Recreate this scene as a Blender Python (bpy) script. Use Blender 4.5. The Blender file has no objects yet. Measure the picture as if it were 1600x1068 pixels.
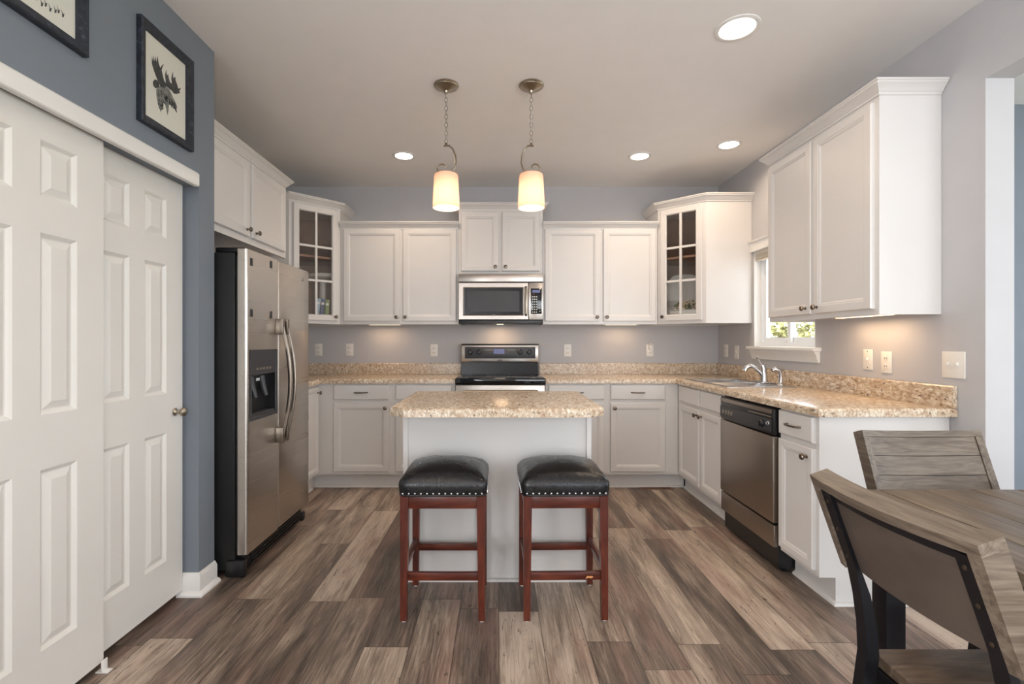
import bpy, bmesh, math, random
from mathutils import Vector, Matrix
random.seed(7)
SC = bpy.context.scene
COL = SC.collection
PI = math.pi

def srgb(r, g, b):
    f = lambda c: (c/255/12.92) if c/255 <= 0.04045 else ((c/255+0.055)/1.055)**2.4
    return (f(r), f(g), f(b), 1.0)

# ------------------------------------------------------------------ camera, world, lights, exposure
cam = bpy.data.cameras.new('camera'); camo = bpy.data.objects.new('camera', cam); COL.objects.link(camo)
camo.location = (0, 0, 1.21); camo.rotation_euler = (PI/2, 0, 0)
cam.sensor_width = 36; cam.lens = 760/1600*36; cam.shift_x = 0.01375; cam.shift_y = 0.0
cam.clip_start = 0.05; SC.camera = camo
SC.view_settings.view_transform = 'Standard'; SC.view_settings.look = 'None'
SC.view_settings.gamma = 1; SC.view_settings.use_curve_mapping = False
SC.view_settings.exposure = 0.0

W = bpy.data.worlds.new('sky'); SC.world = W; W.use_nodes = True
wn = W.node_tree.nodes; bg = wn['Background']
bg.inputs['Color'].default_value = (0.80, 0.90, 1.0, 1); bg.inputs['Strength'].default_value = 4.5

def area(name, loc, rot, sx, sy, power, color, shape='RECTANGLE', spread=180, parent=None):
    l = bpy.data.lights.new(name, 'AREA'); l.shape = shape; l.size = sx
    if shape in ('RECTANGLE', 'ELLIPSE'): l.size_y = sy
    l.energy = power; l.color = color; l.spread = math.radians(spread)
    o = bpy.data.objects.new(name, l); COL.objects.link(o); o.location = loc; o.rotation_euler = rot
    if parent: o.parent = parent
    return o
DAY = (0.96, 0.98, 1.0); WARM = (1.0, 0.66, 0.38)
# daylight lamps at unseen windows, added behind the camera and beyond the doorway
area('unseen_rear_daylight', (2.75, -2.95, 1.35), (PI/2+.42, 0, .12), 3.0, 2.1, 82, DAY)
area('added_dining_fill', (-1.38, -1.75, 1.35), (0, -PI/2-.35, 0), 2.0, 2.3, 160, DAY)  # fill lamp for the right wall, at an added window
area('unseen_side_daylight', (4.5, 0.9, 1.4), (0, PI/2, 0), 2.0, 2.6, 16, (0.80, 0.92, 1.0))
area('sink_window_daylight', (2.30, 3.57, 1.56), (0, PI/2, 0), 0.70, 0.72, 5, DAY)

# ------------------------------------------------------------------ helpers
class MB:
    def __init__(s): s.v = []; s.f = []
    def add(s, vs, fs, M=None):
        n = len(s.v)
        for p in vs:
            p = Vector(p); s.v.append(M @ p if M is not None else p)
        for f in fs: s.f.append([i+n for i in f])
        return s
    def box(s, x0, x1, y0, y1, z0, z1, M=None, bev=0.0):
        x0, x1 = sorted((x0, x1)); y0, y1 = sorted((y0, y1)); z0, z1 = sorted((z0, z1))
        if bev <= 0:
            vs = [(x, y, z) for x in (x0, x1) for y in (y0, y1) for z in (z0, z1)]
            return s.add(vs, [(0,1,3,2),(4,6,7,5),(0,4,5,1),(2,3,7,6),(0,2,6,4),(1,5,7,3)], M)
        b = bmesh.new(); bmesh.ops.create_cube(b, size=1)
        for v in b.verts:
            v.co = Vector((x0+(v.co.x+.5)*(x1-x0), y0+(v.co.y+.5)*(y1-y0), z0+(v.co.z+.5)*(z1-z0)))
        bmesh.ops.bevel(b, geom=b.edges[:], offset=bev, segments=2, profile=0.5, affect='EDGES')
        return s.bm(b, M)
    def bm(s, b, M=None):
        b.verts.index_update()
        s.add([v.co.copy() for v in b.verts], [[v.index for v in f.verts] for f in b.faces], M); b.free(); return s
    def prism(s, pts, z0, z1, M=None):
        n = len(pts)
        vs = [(p[0], p[1], z0) for p in pts]+[(p[0], p[1], z1) for p in pts]
        fs = [list(range(n))[::-1], list(range(n, 2*n))]+[(i, (i+1) % n, n+(i+1) % n, n+i) for i in range(n)]
        return s.add(vs, fs, M)
    def lathe(s, prof, n=24, M=None, caps=True):
        vs = []; fs = []
        for r, z in prof:
            for i in range(n):
                a = 2*PI*i/n; vs.append((r*math.cos(a), r*math.sin(a), z))
        for k in range(len(prof)-1):
            for i in range(n):
                j = (i+1) % n; fs.append((k*n+i, k*n+j, (k+1)*n+j, (k+1)*n+i))
        if caps:
            fs.append(list(range(n))[::-1]); fs.append([(len(prof)-1)*n+i for i in range(n)])
        return s.add(vs, fs, M)
    def tube(s, pts, r, n=10, M=None, flat=1.0, closed=False):
        P = [Vector(p) for p in pts]; m = len(P); vs = []; fs = []
        rr = r if isinstance(r, (list, tuple)) else [r]*m
        prev = None
        for i, p in enumerate(P):
            if closed: t = (P[(i+1) % m]-P[i-1])
            else: t = P[min(i+1, m-1)]-P[max(i-1, 0)]
            t.normalize()
            if prev is None:
                a = Vector((0, 0, 1)) if abs(t.z) < .9 else Vector((0, 1, 0))
                u = t.cross(a).normalized()
            else: u = (prev-t*prev.dot(t)).normalized()
            prev = u; w = t.cross(u)
            for k in range(n):
                a = 2*PI*k/n; vs.append(p+u*(rr[i]*math.cos(a))+w*(rr[i]*flat*math.sin(a)))
        for i in range(m if closed else m-1):
            for k in range(n):
                q = (i+1) % m; l = (k+1) % n; fs.append((i*n+k, i*n+l, q*n+l, q*n+k))
        if not closed: fs.append(list(range(n))[::-1]); fs.append([(m-1)*n+k for k in range(n)])
        return s.add(vs, fs, M)
    def sweep(s, path, prof, side=1, M=None, z=0.0, closed=False):
        """profile (offset, height) swept along a plan polyline with mitred corners; offset goes to the right of travel when side=1"""
        P = [Vector((p[0], p[1])) for p in path]; m = len(P); offs = []
        def nrm(a, b):
            d = (b-a).normalized(); return Vector((d.y, -d.x))*side
        for i in range(m):
            if closed: n1 = nrm(P[i-1], P[i]); n2 = nrm(P[i], P[(i+1) % m])
            else:
                n1 = nrm(P[max(i-1, 0)], P[max(i-1, 0)+1]); n2 = nrm(P[min(i, m-2)], P[min(i, m-2)+1])
            offs.append((n1+n2)/(1+n1.dot(n2)))
        k = len(prof); vs = []; fs = []
        for i in range(m):
            for o, h in prof: q = P[i]+offs[i]*o; vs.append((q.x, q.y, z+h))
        for i in range(m if closed else m-1):
            for j in range(k):
                a = (i+1) % m; b = (j+1) % k; fs.append((i*k+j, i*k+b, a*k+b, a*k+j))
        if not closed: fs.append(list(range(k))[::-1]); fs.append([(m-1)*k+j for j in range(k)])
        return s.add(vs, fs, M)
    def rings(s, rects, M=None, cap0=True, cap1=True, closed=False):
        """nested rectangles (u0,u1,v0,v1,n) joined into a skin: local axes u, n, v"""
        vs = []; fs = []
        for (u0, u1, v0, v1, d) in rects: vs += [(u0, d, v0), (u1, d, v0), (u1, d, v1), (u0, d, v1)]
        m = len(rects)
        for i in range(m if closed else m-1):
            for k in range(4):
                a = (i+1) % m; b = (k+1) % 4; fs.append((i*4+k, i*4+b, a*4+b, a*4+k))
        if not closed:
            if cap0: fs.append((3, 2, 1, 0))
            if cap1: fs.append(tuple((m-1)*4+k for k in range(4)))
        return s.add(vs, fs, M)
    def build(s, name, mat, parent=None, smooth=35, nrm=True):
        me = bpy.data.meshes.new(name)
        if parent is None:
            xs = [v.x for v in s.v]; ys = [v.y for v in s.v]; zs = [v.z for v in s.v]
            off = Vector(((min(xs)+max(xs))/2, (min(ys)+max(ys))/2, min(zs)))
        else: off = worldloc(parent)
        me.from_pydata([tuple(v-off) for v in s.v], [], s.f)
        if nrm:
            b = bmesh.new(); b.from_mesh(me); bmesh.ops.recalc_face_normals(b, faces=b.faces[:]); b.to_mesh(me); b.free()
        me.materials.append(mat)
        if smooth:
            me.shade_smooth(); me.set_sharp_from_angle(angle=math.radians(smooth))
        o = bpy.data.objects.new(name, me); COL.objects.link(o)
        if parent is None: o.location = off
        else: o.parent = parent
        return o

def worldloc(o):
    p = Vector(o.location)
    while o.parent: o = o.parent; p += Vector(o.location)
    return p
def thing(name, label, cat, loc=(0, 0, 0), group=None):
    o = bpy.data.objects.new(name, None); COL.objects.link(o); o.empty_display_size = .1; o.location = loc
    return tag(o, label, cat, group)
def tag(o, label, cat, group=None):
    o['label'] = label; o['category'] = cat
    if group: o['group'] = group
    return o
def struct(o, label=None):
    o['kind'] = 'structure'
    if label: o['label'] = label
    return o
def copy_tree(o, parent=None):
    c = o.copy(); COL.objects.link(c)
    if parent: c.parent = parent
    for ch in [x for x in COL.objects if x.parent == o]: copy_tree(ch, c)
    return c
def FR(origin, u, n):
    """local (u, n, v) -> world, v is up"""
    u = Vector(u).normalized(); n = Vector(n).normalized(); M = Matrix.Identity(4)
    for i in range(3): M[i][0] = u[i]; M[i][1] = n[i]; M[i][2] = (0, 0, 1)[i]; M[i][3] = origin[i]
    return M
def T(x, y, z): return Matrix.Translation((x, y, z))
def R(a, ax): return Matrix.Rotation(a, 4, ax)

def grid_slab(mb, us, vs_, keep, d0, d1, M=None, bev=0.0):
    """slab in u,v with missing cells; thickness d0..d1 along local y. clean manifold"""
    b = bmesh.new(); V = {}
    def g(i, j, k):
        if (i, j, k) not in V: V[(i, j, k)] = b.verts.new((us[i], (d0, d1)[k], vs_[j]))
        return V[(i, j, k)]
    nu, nv = len(us)-1, len(vs_)-1
    K = [[keep((us[i]+us[i+1])/2, (vs_[j]+vs_[j+1])/2) for j in range(nv)] for i in range(nu)]
    for i in range(nu):
        for j in range(nv):
            if not K[i][j]: continue
            for k in (0, 1): b.faces.new([g(i, j, k), g(i+1, j, k), g(i+1, j+1, k), g(i, j+1, k)])
            for (di, dj, a, c) in ((-1, 0, (i, j), (i, j+1)), (1, 0, (i+1, j), (i+1, j+1)), (0, -1, (i, j), (i+1, j)), (0, 1, (i, j+1), (i+1, j+1))):
                ii, jj = i+di, j+dj
                if not (0 <= ii < nu and 0 <= jj < nv and K[ii][jj]):
                    b.faces.new([g(*a, 0), g(*c, 0), g(*c, 1), g(*a, 1)])
    bmesh.ops.recalc_face_normals(b, faces=b.faces[:])
    if bev:
        es = [e for e in b.edges if len(e.link_faces) == 2 and e.calc_face_angle(0) > 1.2
              and abs(e.verts[0].co.y-d1) < 1e-6 and abs(e.verts[1].co.y-d1) < 1e-6]
        bmesh.ops.bevel(b, geom=es, offset=bev, segments=4, profile=0.5, affect='EDGES')
    mb.bm(b, M); return mb

# ------------------------------------------------------------------ materials
class Mat:
    def __init__(s, name):
        s.m = bpy.data.materials.new(name); s.m.use_nodes = True; s.t = s.m.node_tree; s.n = s.t.nodes
        s.p = s.n['Principled BSDF']; s.out = s.n['Material Output']
    def node(s, ty, **kw):
        x = s.n.new(ty)
        for k, v in kw.items(): setattr(x, k, v)
        return x
    def link(s, a, b): s.t.links.new(a, b)
    def set(s, **kw):
        for k, v in kw.items(): s.p.inputs[k.replace('_', ' ')].default_value = v
        return s
    def coord(s, scale=(1, 1, 1), rot=(0, 0, 0)):
        tc = s.node('ShaderNodeTexCoord'); mp = s.node('ShaderNodeMapping')
        mp.inputs['Scale'].default_value = scale; mp.inputs['Rotation'].default_value = rot
        s.link(tc.outputs['Object'], mp.inputs['Vector']); return mp.outputs['Vector']
    def noise(s, vec, scale, detail=3, rough=.5, dist=0.0):
        x = s.node('ShaderNodeTexNoise'); x.inputs['Scale'].default_value = scale; x.inputs['Detail'].default_value = detail
        x.inputs['Roughness'].default_value = rough; x.inputs['Distortion'].default_value = dist
        if vec is not None: s.link(vec, x.inputs['Vector'])
        return x.outputs['Fac']
    def ramp(s, fac, stops, interp='LINEAR'):
        x = s.node('ShaderNodeValToRGB'); x.color_ramp.interpolation = interp
        e = x.color_ramp.elements
        while len(e) < len(stops): e.new(.5)
        for el, (p, c) in zip(e, stops): el.position = p; el.color = c if len(c) == 4 else (*c, 1)
        s.link(fac, x.inputs['Fac']); return x.outputs['Color']
    def mix(s, a, b, fac, mode='MIX'):
        x = s.node('ShaderNodeMix', data_type='RGBA', blend_type=mode)
        for sock, val in ((x.inputs[6], a), (x.inputs[7], b), (x.inputs[0], fac)):
            if isinstance(val, (int, float, tuple)): sock.default_value = val
            else: s.link(val, sock)
        return x.outputs[2]
    def bump(s, h, strength=.2, dist=.002):
        x = s.node('ShaderNodeBump'); x.inputs['Strength'].default_value = strength; x.inputs['Distance'].default_value = dist
        s.link(h, x.inputs['Height']); s.link(x.outputs['Normal'], s.p.inputs['Normal'])
    def math(s, op, a, b=None, c=None):
        x = s.node('ShaderNodeMath', operation=op)
        for i, v in enumerate((a, b, c)):
            if v is None: continue
            if isinstance(v, (int, float)): x.inputs[i].default_value = v
            else: s.link(v, x.inputs[i])
        return x.outputs[0]

def plain(name, col, rough=.5, metal=0.0, spec=.5, var=.03, vs=6.0, bump=0.0, bs=200):
    m = Mat(name); m.set(Roughness=rough, Metallic=metal); m.p.inputs['Specular IOR Level'].default_value = spec
    v = m.coord(); f = m.noise(v, vs, 2)
    dk = tuple(c*(1-var) for c in col[:3])+(1,); lt = tuple(min(1, c*(1+var)) for c in col[:3])+(1,)
    m.link(m.ramp(f, [(.3, dk), (.7, lt)]), m.p.inputs['Base Color'])
    if bump: m.bump(m.noise(v, bs, 2), bump, .001)
    return m.m
def emit(name, col, st):
    m = Mat(name); m.set(Roughness=.4); m.p.inputs['Base Color'].default_value = col
    m.p.inputs['Emission Color'].default_value = col; m.p.inputs['Emission Strength'].default_value = st; return m.m

M_wall = plain('wall_paint', srgb(188, 186, 187), .85, var=.015, bump=.12, bs=350)
M_wallL = plain('shaded_wall_paint', srgb(122, 129, 138), .8, var=.015, bump=.12, bs=350)  # same wall paint, with the closet wall's shade put into a darker colour
M_ceil = plain('ceiling_paint', srgb(238, 235, 232), .9, var=.01, bump=.08, bs=300)
M_white = plain('white_cabinet_paint', srgb(219, 215, 211), .32, var=.01)
M_trim = plain('white_trim_paint', srgb(232, 230, 226), .35, var=.01)
M_door = plain('white_door_paint', srgb(226, 223, 217), .4, var=.01, bump=.04, bs=120)
M_black = plain('black_plastic', srgb(24, 24, 26), .35, var=.1)
M_blackm = plain('black_textured_steel', srgb(17, 18, 19), .5, var=.1, bump=.25, bs=500)
M_bglass = plain('black_glass', srgb(10, 10, 12), .06, var=.02)
M_dkgrey = plain('charcoal_panel', srgb(58, 58, 61), .45, var=.05)
M_knob = plain('aged_nickel', srgb(120, 108, 96), .28, metal=1, var=.15, vs=60)
M_nick = plain('brushed_nickel', srgb(168, 158, 142), .28, metal=1, var=.1, vs=30)
M_chrome = plain('chrome', srgb(205, 205, 208), .10, metal=1, var=.02)
M_plate = plain('almond_plastic', srgb(232, 227, 219), .35, var=.01)
M_slot = plain('dark_slot', srgb(60, 54, 50), .5)
M_inter = plain('brown_interior', srgb(150, 116, 92), .6, var=.12, vs=9)
M_china = plain('white_china', srgb(225, 219, 208), .25, var=.02)
M_metal = plain('black_iron', srgb(34, 34, 38), .4, metal=.6, var=.1)
M_paper = plain('cream_print_paper', srgb(216, 214, 202), .8, var=.02)
M_ink = plain('pencil_ink', srgb(70, 70, 68), .9, var=.35, vs=80)
M_ink2 = plain('pale_pencil_shading', srgb(120, 120, 115), .9, var=.3, vs=90)
M_vent = plain('tan_register_metal', srgb(140, 106, 88), .45, var=.08)
M_label = plain('white_sticker', srgb(220, 220, 215), .5)
M_blind = plain('cream_blind_slats', srgb(214, 206, 192), .5, var=.04)
M_vinyl = plain('white_vinyl_frame', srgb(235, 238, 240), .35, var=.01)
M_led = emit('downlight_lens', (1.0, .90, .76, 1), 14)
M_lcd = emit('blue_display', (.10, .12, .25, 1), .35)
M_lamp = emit('warm_lamp_lens', (1.0, .74, .48, 1), 3)
M_bulb = emit('warm_bulb', (1.0, .86, .68, 1), 9)

def mk_glass(name, tint=(1, 1, 1, 1), refl=.10):
    m = Mat(name); tr = m.node('ShaderNodeBsdfTransparent'); tr.inputs[0].default_value = tint
    gl = m.node('ShaderNodeBsdfGlossy'); gl.inputs['Roughness'].default_value = .03
    fr = m.node('ShaderNodeLayerWeight'); fr.inputs[0].default_value = .5
    mx = m.node('ShaderNodeMixShader')
    m.link(m.math('MULTIPLY_ADD', m.math('POWER', fr.outputs['Facing'], 4.0), .6, refl), mx.inputs[0]); m.link(tr.outputs[0], mx.inputs[1]); m.link(gl.outputs[0], mx.inputs[2])
    m.link(mx.outputs[0], m.out.inputs['Surface']); return m.m
M_glass = mk_glass('cabinet_glass', refl=.08); M_pane = mk_glass('window_glass', refl=.05)

def mk_shade():
    m = Mat('frosted_glass_shade'); m.set(Roughness=.35)
    m.p.inputs['Base Color'].default_value = (.90, .80, .70, 1)
    tl = m.node('ShaderNodeBsdfTranslucent'); tl.inputs[0].default_value = (.97, .74, .62, 1)
    mx = m.node('ShaderNodeMixShader'); mx.inputs[0].default_value = .62
    m.link(m.p.outputs[0], mx.inputs[1]); m.link(tl.outputs[0], mx.inputs[2]); m.link(mx.outputs[0], m.out.inputs['Surface'])
    return m.m
M_shade = mk_shade()

def mk_steel(name, col, axis, rough=.30):
    m = Mat(name); m.set(Metallic=1.0, Roughness=rough)
    sc = [1.2, 1.2, 1.2]; 
    for a in range(3):
        if a != axis: sc[a] = 220
    v = m.coord(tuple(sc)); f = m.noise(v, 1.0, 2)
    v2 = m.coord((1.0, 1.0, 2.6)); g = m.noise(v2, 1.2, 1, .4, .2)
    c = m.ramp(g, [(.3, tuple(x*.93 for x in col[:3])), (.7, tuple(min(1, x*1.04) for x in col[:3]))])
    m.link(m.mix(c, (.5, .5, .5, 1), m.math('MULTIPLY', f, .05)), m.p.inputs['Base Color'])
    m.link(m.math('MULTIPLY_ADD', f, .14, rough-.07), m.p.inputs['Roughness'])
    return m.m
M_steel = mk_steel('brushed_stainless', srgb(202, 196, 188), 1)
M_steelh = plain('satin_handle_steel', srgb(140, 130, 120), .3, metal=1, var=.05)
M_steelx = mk_steel('brushed_stainless_front', srgb(190, 182, 174), 0)
M_steeld = mk_steel('brushed_stainless_dishwasher', srgb(168, 158, 148), 2, .34)
M_sink = mk_steel('sink_steel', srgb(190, 190, 190), 1, .2)

def mk_granite():
    m = Mat('speckled_laminate'); m.set(Roughness=.22)
    v = m.coord((1, 1, 1), (.6, .5, .75)); va = m.coord((1.0, .42, .8), (.5, .6, .8))
    a = m.noise(va, 66, 5, .72, .7); b = m.noise(v, 34, 4, .6); c = m.noise(va, 95, 4, .65, .5); d = m.noise(v, 4, 3)
    base = m.ramp(a, [(.32, srgb(132, 108, 88)), (.42, srgb(180, 156, 130)), (.52, srgb(212, 194, 168)), (.62, srgb(238, 230, 214))])
    base = m.mix(base, srgb(186, 152, 122), m.ramp(b, [(.48, (0, 0, 0, 1)), (.66, (.5, .5, .5, 1))]))
    base = m.mix(base, srgb(198, 170, 144), m.ramp(d, [(.4, (.05, .05, .05, 1)), (.7, (.25, .25, .25, 1))]))
    dk = m.ramp(c, [(.59, (0, 0, 0, 1)), (.66, (.85, .85, .85, 1))])
    base = m.mix(base, srgb(66, 52, 44), dk)
    m.link(base, m.p.inputs['Base Color']); return m.m
M_gran = mk_granite()

def mk_floor():
    m = Mat('vinyl_plank_floor')
    tc = m.node('ShaderNodeTexCoord'); sp = m.node('ShaderNodeSeparateXYZ'); m.link(tc.outputs['Object'], sp.inputs[0])
    PW, PL = .178, 1.22
    x = m.math('DIVIDE', m.math('ADD', sp.outputs['X'], 20*PW), PW); row = m.math('FLOOR', x); fx = m.math('FRACT', x)
    wn1 = m.node('ShaderNodeTexWhiteNoise', noise_dimensions='1D'); m.link(row, wn1.inputs['W'])
    y = m.math('ADD', m.math('DIVIDE', sp.outputs['Y'], PL), m.math('MULTIPLY', wn1.outputs['Value'], 7.3))
    colm = m.math('FLOOR', y); fy = m.math('FRACT', y)
    pid = m.math('MULTIPLY_ADD', row, 13.37, m.math('MULTIPLY', colm, 7.77))
    wn2 = m.node('ShaderNodeTexWhiteNoise', noise_dimensions='1D'); m.link(pid, wn2.inputs['W'])
    rnd = wn2.outputs['Value']
    off = m.node('ShaderNodeCombineXYZ'); m.link(m.math('MULTIPLY', rnd, 31.0), off.inputs['Z']); m.link(m.math('MULTIPLY', rnd, 17.0), off.inputs['Y'])
    add = m.node('ShaderNodeVectorMath', operation='ADD'); m.link(tc.outputs['Object'], add.inputs[0]); m.link(off.outputs[0], add.inputs[1])
    def mapped(s):
        mp = m.node('ShaderNodeMapping'); mp.inputs['Scale'].default_value = s; m.link(add.outputs[0], mp.inputs['Vector']); return mp.outputs[0]
    broad = m.noise(mapped((9, 1.3, 1)), 1.0, 3, .55, .8)
    grain = m.noise(mapped((64, 3.0, 1)), 1.0, 7, .70, 1.4)
    fine = m.noise(mapped((300, 12, 1)), 1.0, 3, .6)
    crack = m.noise(mapped((30, 5.0, 1)), 1.0, 5, .74, 2.6)
    tone = m.math('ADD', m.math('MULTIPLY', rnd, .40), m.math('MULTIPLY', broad, 1.0))
    tone = m.math('ADD', tone, m.math('MULTIPLY_ADD', grain, 1.0, -.72))
    c = m.ramp(tone, [(.18, srgb(72, 62, 55)), (.40, srgb(114, 99, 88)), (.58, srgb(156, 138, 122)), (.80, srgb(198, 180, 163))])
    pink = m.ramp(m.noise(mapped((5, 1.1, 1)), 1.3, 2), [(.48, (0, 0, 0, 1)), (.66, (.5, .5, .5, 1))])
    c = m.mix(c, srgb(150, 112, 98), m.math('MULTIPLY', pink, .7))
    c = m.mix(c, srgb(52, 42, 37), m.ramp(crack, [(.60, (0, 0, 0, 1)), (.67, (.85, .85, .85, 1))]))
    c = m.mix(c, srgb(196, 180, 164), m.ramp(fine, [(.64, (0, 0, 0, 1)), (.74, (.30, .30, .30, 1))]))
    ex = m.math('MINIMUM', fx, m.math('SUBTRACT', 1.0, fx)); ey = m.math('MINIMUM', fy, m.math('SUBTRACT', 1.0, fy))
    gx = m.math('LESS_THAN', ex, .010); gy = m.math('LESS_THAN', ey, .0015)
    gap = m.math('MAXIMUM', gx, gy)
    c = m.mix(c, srgb(54, 44, 38), m.math('MULTIPLY', gap, .7))
    m.link(c, m.p.inputs['Base Color'])
    m.link(m.math('MULTIPLY_ADD', grain, .20, .30), m.p.inputs['Roughness'])
    m.bump(m.math('SUBTRACT', m.math('MULTIPLY', grain, .5), gap), .22, .002); return m.m
M_floor = mk_floor()

def mk_wood(name, stops, sc, rough=.35, dist=.6, bump=.1, big=None):
    m = Mat(name); m.set(Roughness=rough)
    v = m.coord(sc); f = m.noise(v, 1.0, 5, .6, dist); g = m.noise(m.coord(tuple(s*3.2 for s in sc)), 1.0, 3)
    c = m.ramp(m.math('ADD', m.math('MULTIPLY', f, .75), m.math('MULTIPLY', g, .25)), stops)
    m.link(c, m.p.inputs['Base Color']); m.bump(f, bump, .001); return m.m
cherry = [(.3, srgb(52, 18, 10)), (.5, srgb(84, 32, 18)), (.7, srgb(116, 52, 30))]
M_chz = mk_wood('cherry_wood_upright', cherry, (38, 38, 5), .3)
M_chx = mk_wood('cherry_wood_rail', cherry, (5, 38, 38), .3)
M_chy = mk_wood('cherry_wood_side_rail', cherry, (38, 5, 38), .3)
grey = [(.28, srgb(64, 53, 44)), (.45, srgb(96, 83, 70)), (.6, srgb(120, 107, 93)), (.8, srgb(146, 134, 120))]
M_gwx = mk_wood('weathered_grey_brown_wood', grey, (4, 50, 50), .42, 1.0, .25)
M_gwy = mk_wood('weathered_wood_tabletop', grey, (50, 4, 50), .40, 1.0, .25)
brn = [(.28, srgb(58, 46, 36)), (.5, srgb(92, 76, 62)), (.75, srgb(130, 112, 94))]
M_backp = mk_wood('smooth_dark_back_panel', [(.3, srgb(72, 61, 54)), (.7, srgb(92, 80, 71))], (3, 3, 9), .5, .8, .05)
M_seatw = mk_wood('brown_wood_seat', brn, (6, 34, 34), .4, 1.0, .25)
M_frame = mk_wood('distressed_blue_black_frame', [(.35, srgb(24, 28, 36)), (.58, srgb(46, 52, 62)), (.78, srgb(104, 110, 118))], (30, 30, 30), .45, 1.2, .3)

def mk_leather():
    m = Mat('black_leather'); m.set(Roughness=.3)
    v = m.coord(); n = m.noise(v, 14, 4, .6, 1.2)
    vo = m.node('ShaderNodeTexVoronoi'); vo.inputs['Scale'].default_value = 240; m.link(v, vo.inputs['Vector'])
    sc = m.noise(m.coord((60, 9, 9), (0, 0, .5)), 1.0, 4, .7, 2.5)
    c = m.mix(srgb(20, 20, 23), srgb(120, 118, 116), m.ramp(sc, [(.72, (0, 0, 0, 1)), (.78, (.55, .55, .55, 1))]))
    m.link(c, m.p.inputs['Base Color'])
    m.link(m.math('MULTIPLY_ADD', n, .3, .14), m.p.inputs['Roughness'])
    m.bump(m.math('ADD', m.math('MULTIPLY', vo.outputs['Distance'], .15), n), .35, .006); return m.m
M_leather = mk_leather()

def mk_leaves(name, a, b, c):
    m = Mat(name); m.set(Roughness=.7); f = m.noise(m.coord(), 9, 4, .7)
    m.link(m.ramp(f, [(.35, a), (.5, b), (.65, c)]), m.p.inputs['Base Color']); return m.m
M_leaf = mk_leaves('autumn_foliage', srgb(120, 125, 70), srgb(215, 205, 135), srgb(240, 234, 205))
M_grass = mk_leaves('lawn_grass', srgb(120, 130, 80), srgb(160, 160, 105), srgb(190, 185, 140))

# ------------------------------------------------------------------ the room
HC = 2.675; XR = 2.082; XL = -2.06; XP = -1.436; YB = 4.60
MY = FR((0, 0, 0), (1, 0, 0), (0, 1, 0))                 # u=x, n=y
def wall_x(x0, us, vs_, keep, x1):                        # wall normal to X: u = y
    return grid_slab(MB(), us, vs_, keep, x0, x1, FR((0, 0, 0), (0, 1, 0), (1, 0, 0)))
struct(MB().box(-2.2, 4.7, -3.2, 4.72, -.06, 0).build('floor', M_floor))
struct(MB().box(-2.2, 4.7, -3.2, 4.72, HC, HC+.1).build('ceiling', M_ceil))
struct(MB().box(-2.18, 2.20, YB, YB+.12, 0, HC).build('wall_back', M_wall))
struct(grid_slab(MB(), [-3.2, -2.9, -.6, YB], [0, .35, 2.35, HC], lambda u, v: not (-2.9 < u < -.6 and .35 < v < 2.35), XL-.12, XL, FR((0, 0, 0), (0, 1, 0), (1, 0, 0))).build('wall_left', M_wall))
WY0, WY1, WZ0, WZ1 = 3.19, 3.955, 1.172, 1.945
def keepR(u, v):
    if WY0 < u < WY1 and WZ0 < v < WZ1: return False
    if u < 2.077 and v < 2.336: return False
    return True
struct(wall_x(XR, [-3.06, 2.077, WY0, WY1, YB], [0, WZ0, WZ1, 2.336, HC], keepR, XR+.123).build('wall_right', M_wall))
# closet wall with header over the sliding doors, and its stub
JY = 2.335
def keepC(u, v): return not ((1.18 < u < JY and v < 1.955) or (-2.9 < u < -.6 and .35 < v < 2.35))
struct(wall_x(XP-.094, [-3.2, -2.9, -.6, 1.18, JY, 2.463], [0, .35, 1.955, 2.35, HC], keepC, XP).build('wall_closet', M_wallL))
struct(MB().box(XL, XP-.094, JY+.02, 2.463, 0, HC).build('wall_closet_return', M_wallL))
def keepB(u, v): return not (1.25 < u < 4.25 and .25 < v < 2.4)
struct(grid_slab(MB(), [-2.2, 1.25, 4.25, 4.7], [0, .25, 2.4, HC], keepB, -3.2, -3.06, MY).build('wall_rear', M_wall))
def keepS(u, v): return not (-.4 < u < 2.2 and .4 < v < 2.4)
struct(wall_x(4.58, [-3.2, -.4, 2.2, 3.1], [0, .4, 2.4, HC], keepS, 4.7).build('wall_side_room', M_wall))
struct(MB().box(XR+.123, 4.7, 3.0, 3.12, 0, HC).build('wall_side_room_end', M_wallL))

# unseen rear and side-room windows, added as daylight sources
def window_unit(name, M, u0, u1, v0, v1, cols):
    r = bpy.data.objects.new(name, None); COL.objects.link(r); r.location = M @ Vector(((u0+u1)/2, 0, v0)); struct(r)
    fm = MB(); fm.rings([(u0, u1, v0, v1, -.03), (u0, u1, v0, v1, .03), (u0+.05, u1-.05, v0+.05, v1-.05, .03), (u0+.05, u1-.05, v0+.05, v1-.05, -.03)], M, closed=True)
    for i in range(1, cols):
        c = u0+(u1-u0)*i/cols; fm.box(c-.03, c+.03, -.025, .025, v0+.05, v1-.05, M)
    fm.build('window_frame', M_vinyl, r)
    MB().box(u0+.05, u1-.05, -.003, .003, v0+.05, v1-.05, M).build('pane', M_pane, r)
    return r
window_unit('unseen_window_2', FR((0, -3.13, 0), (1, 0, 0), (0, 1, 0)), 1.25, 4.25, .25, 2.4, 3)
window_unit('unseen_window_3', FR((4.64, 0, 0), (0, 1, 0), (1, 0, 0)), -.4, 2.2, .4, 2.4, 2)

window_unit('added_window_4', FR((XP-.05, 0, 0), (0, 1, 0), (1, 0, 0)), -2.9, -.6, .35, 2.35, 2)  # unseen side window, added to light the right wall and cabinets
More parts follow.
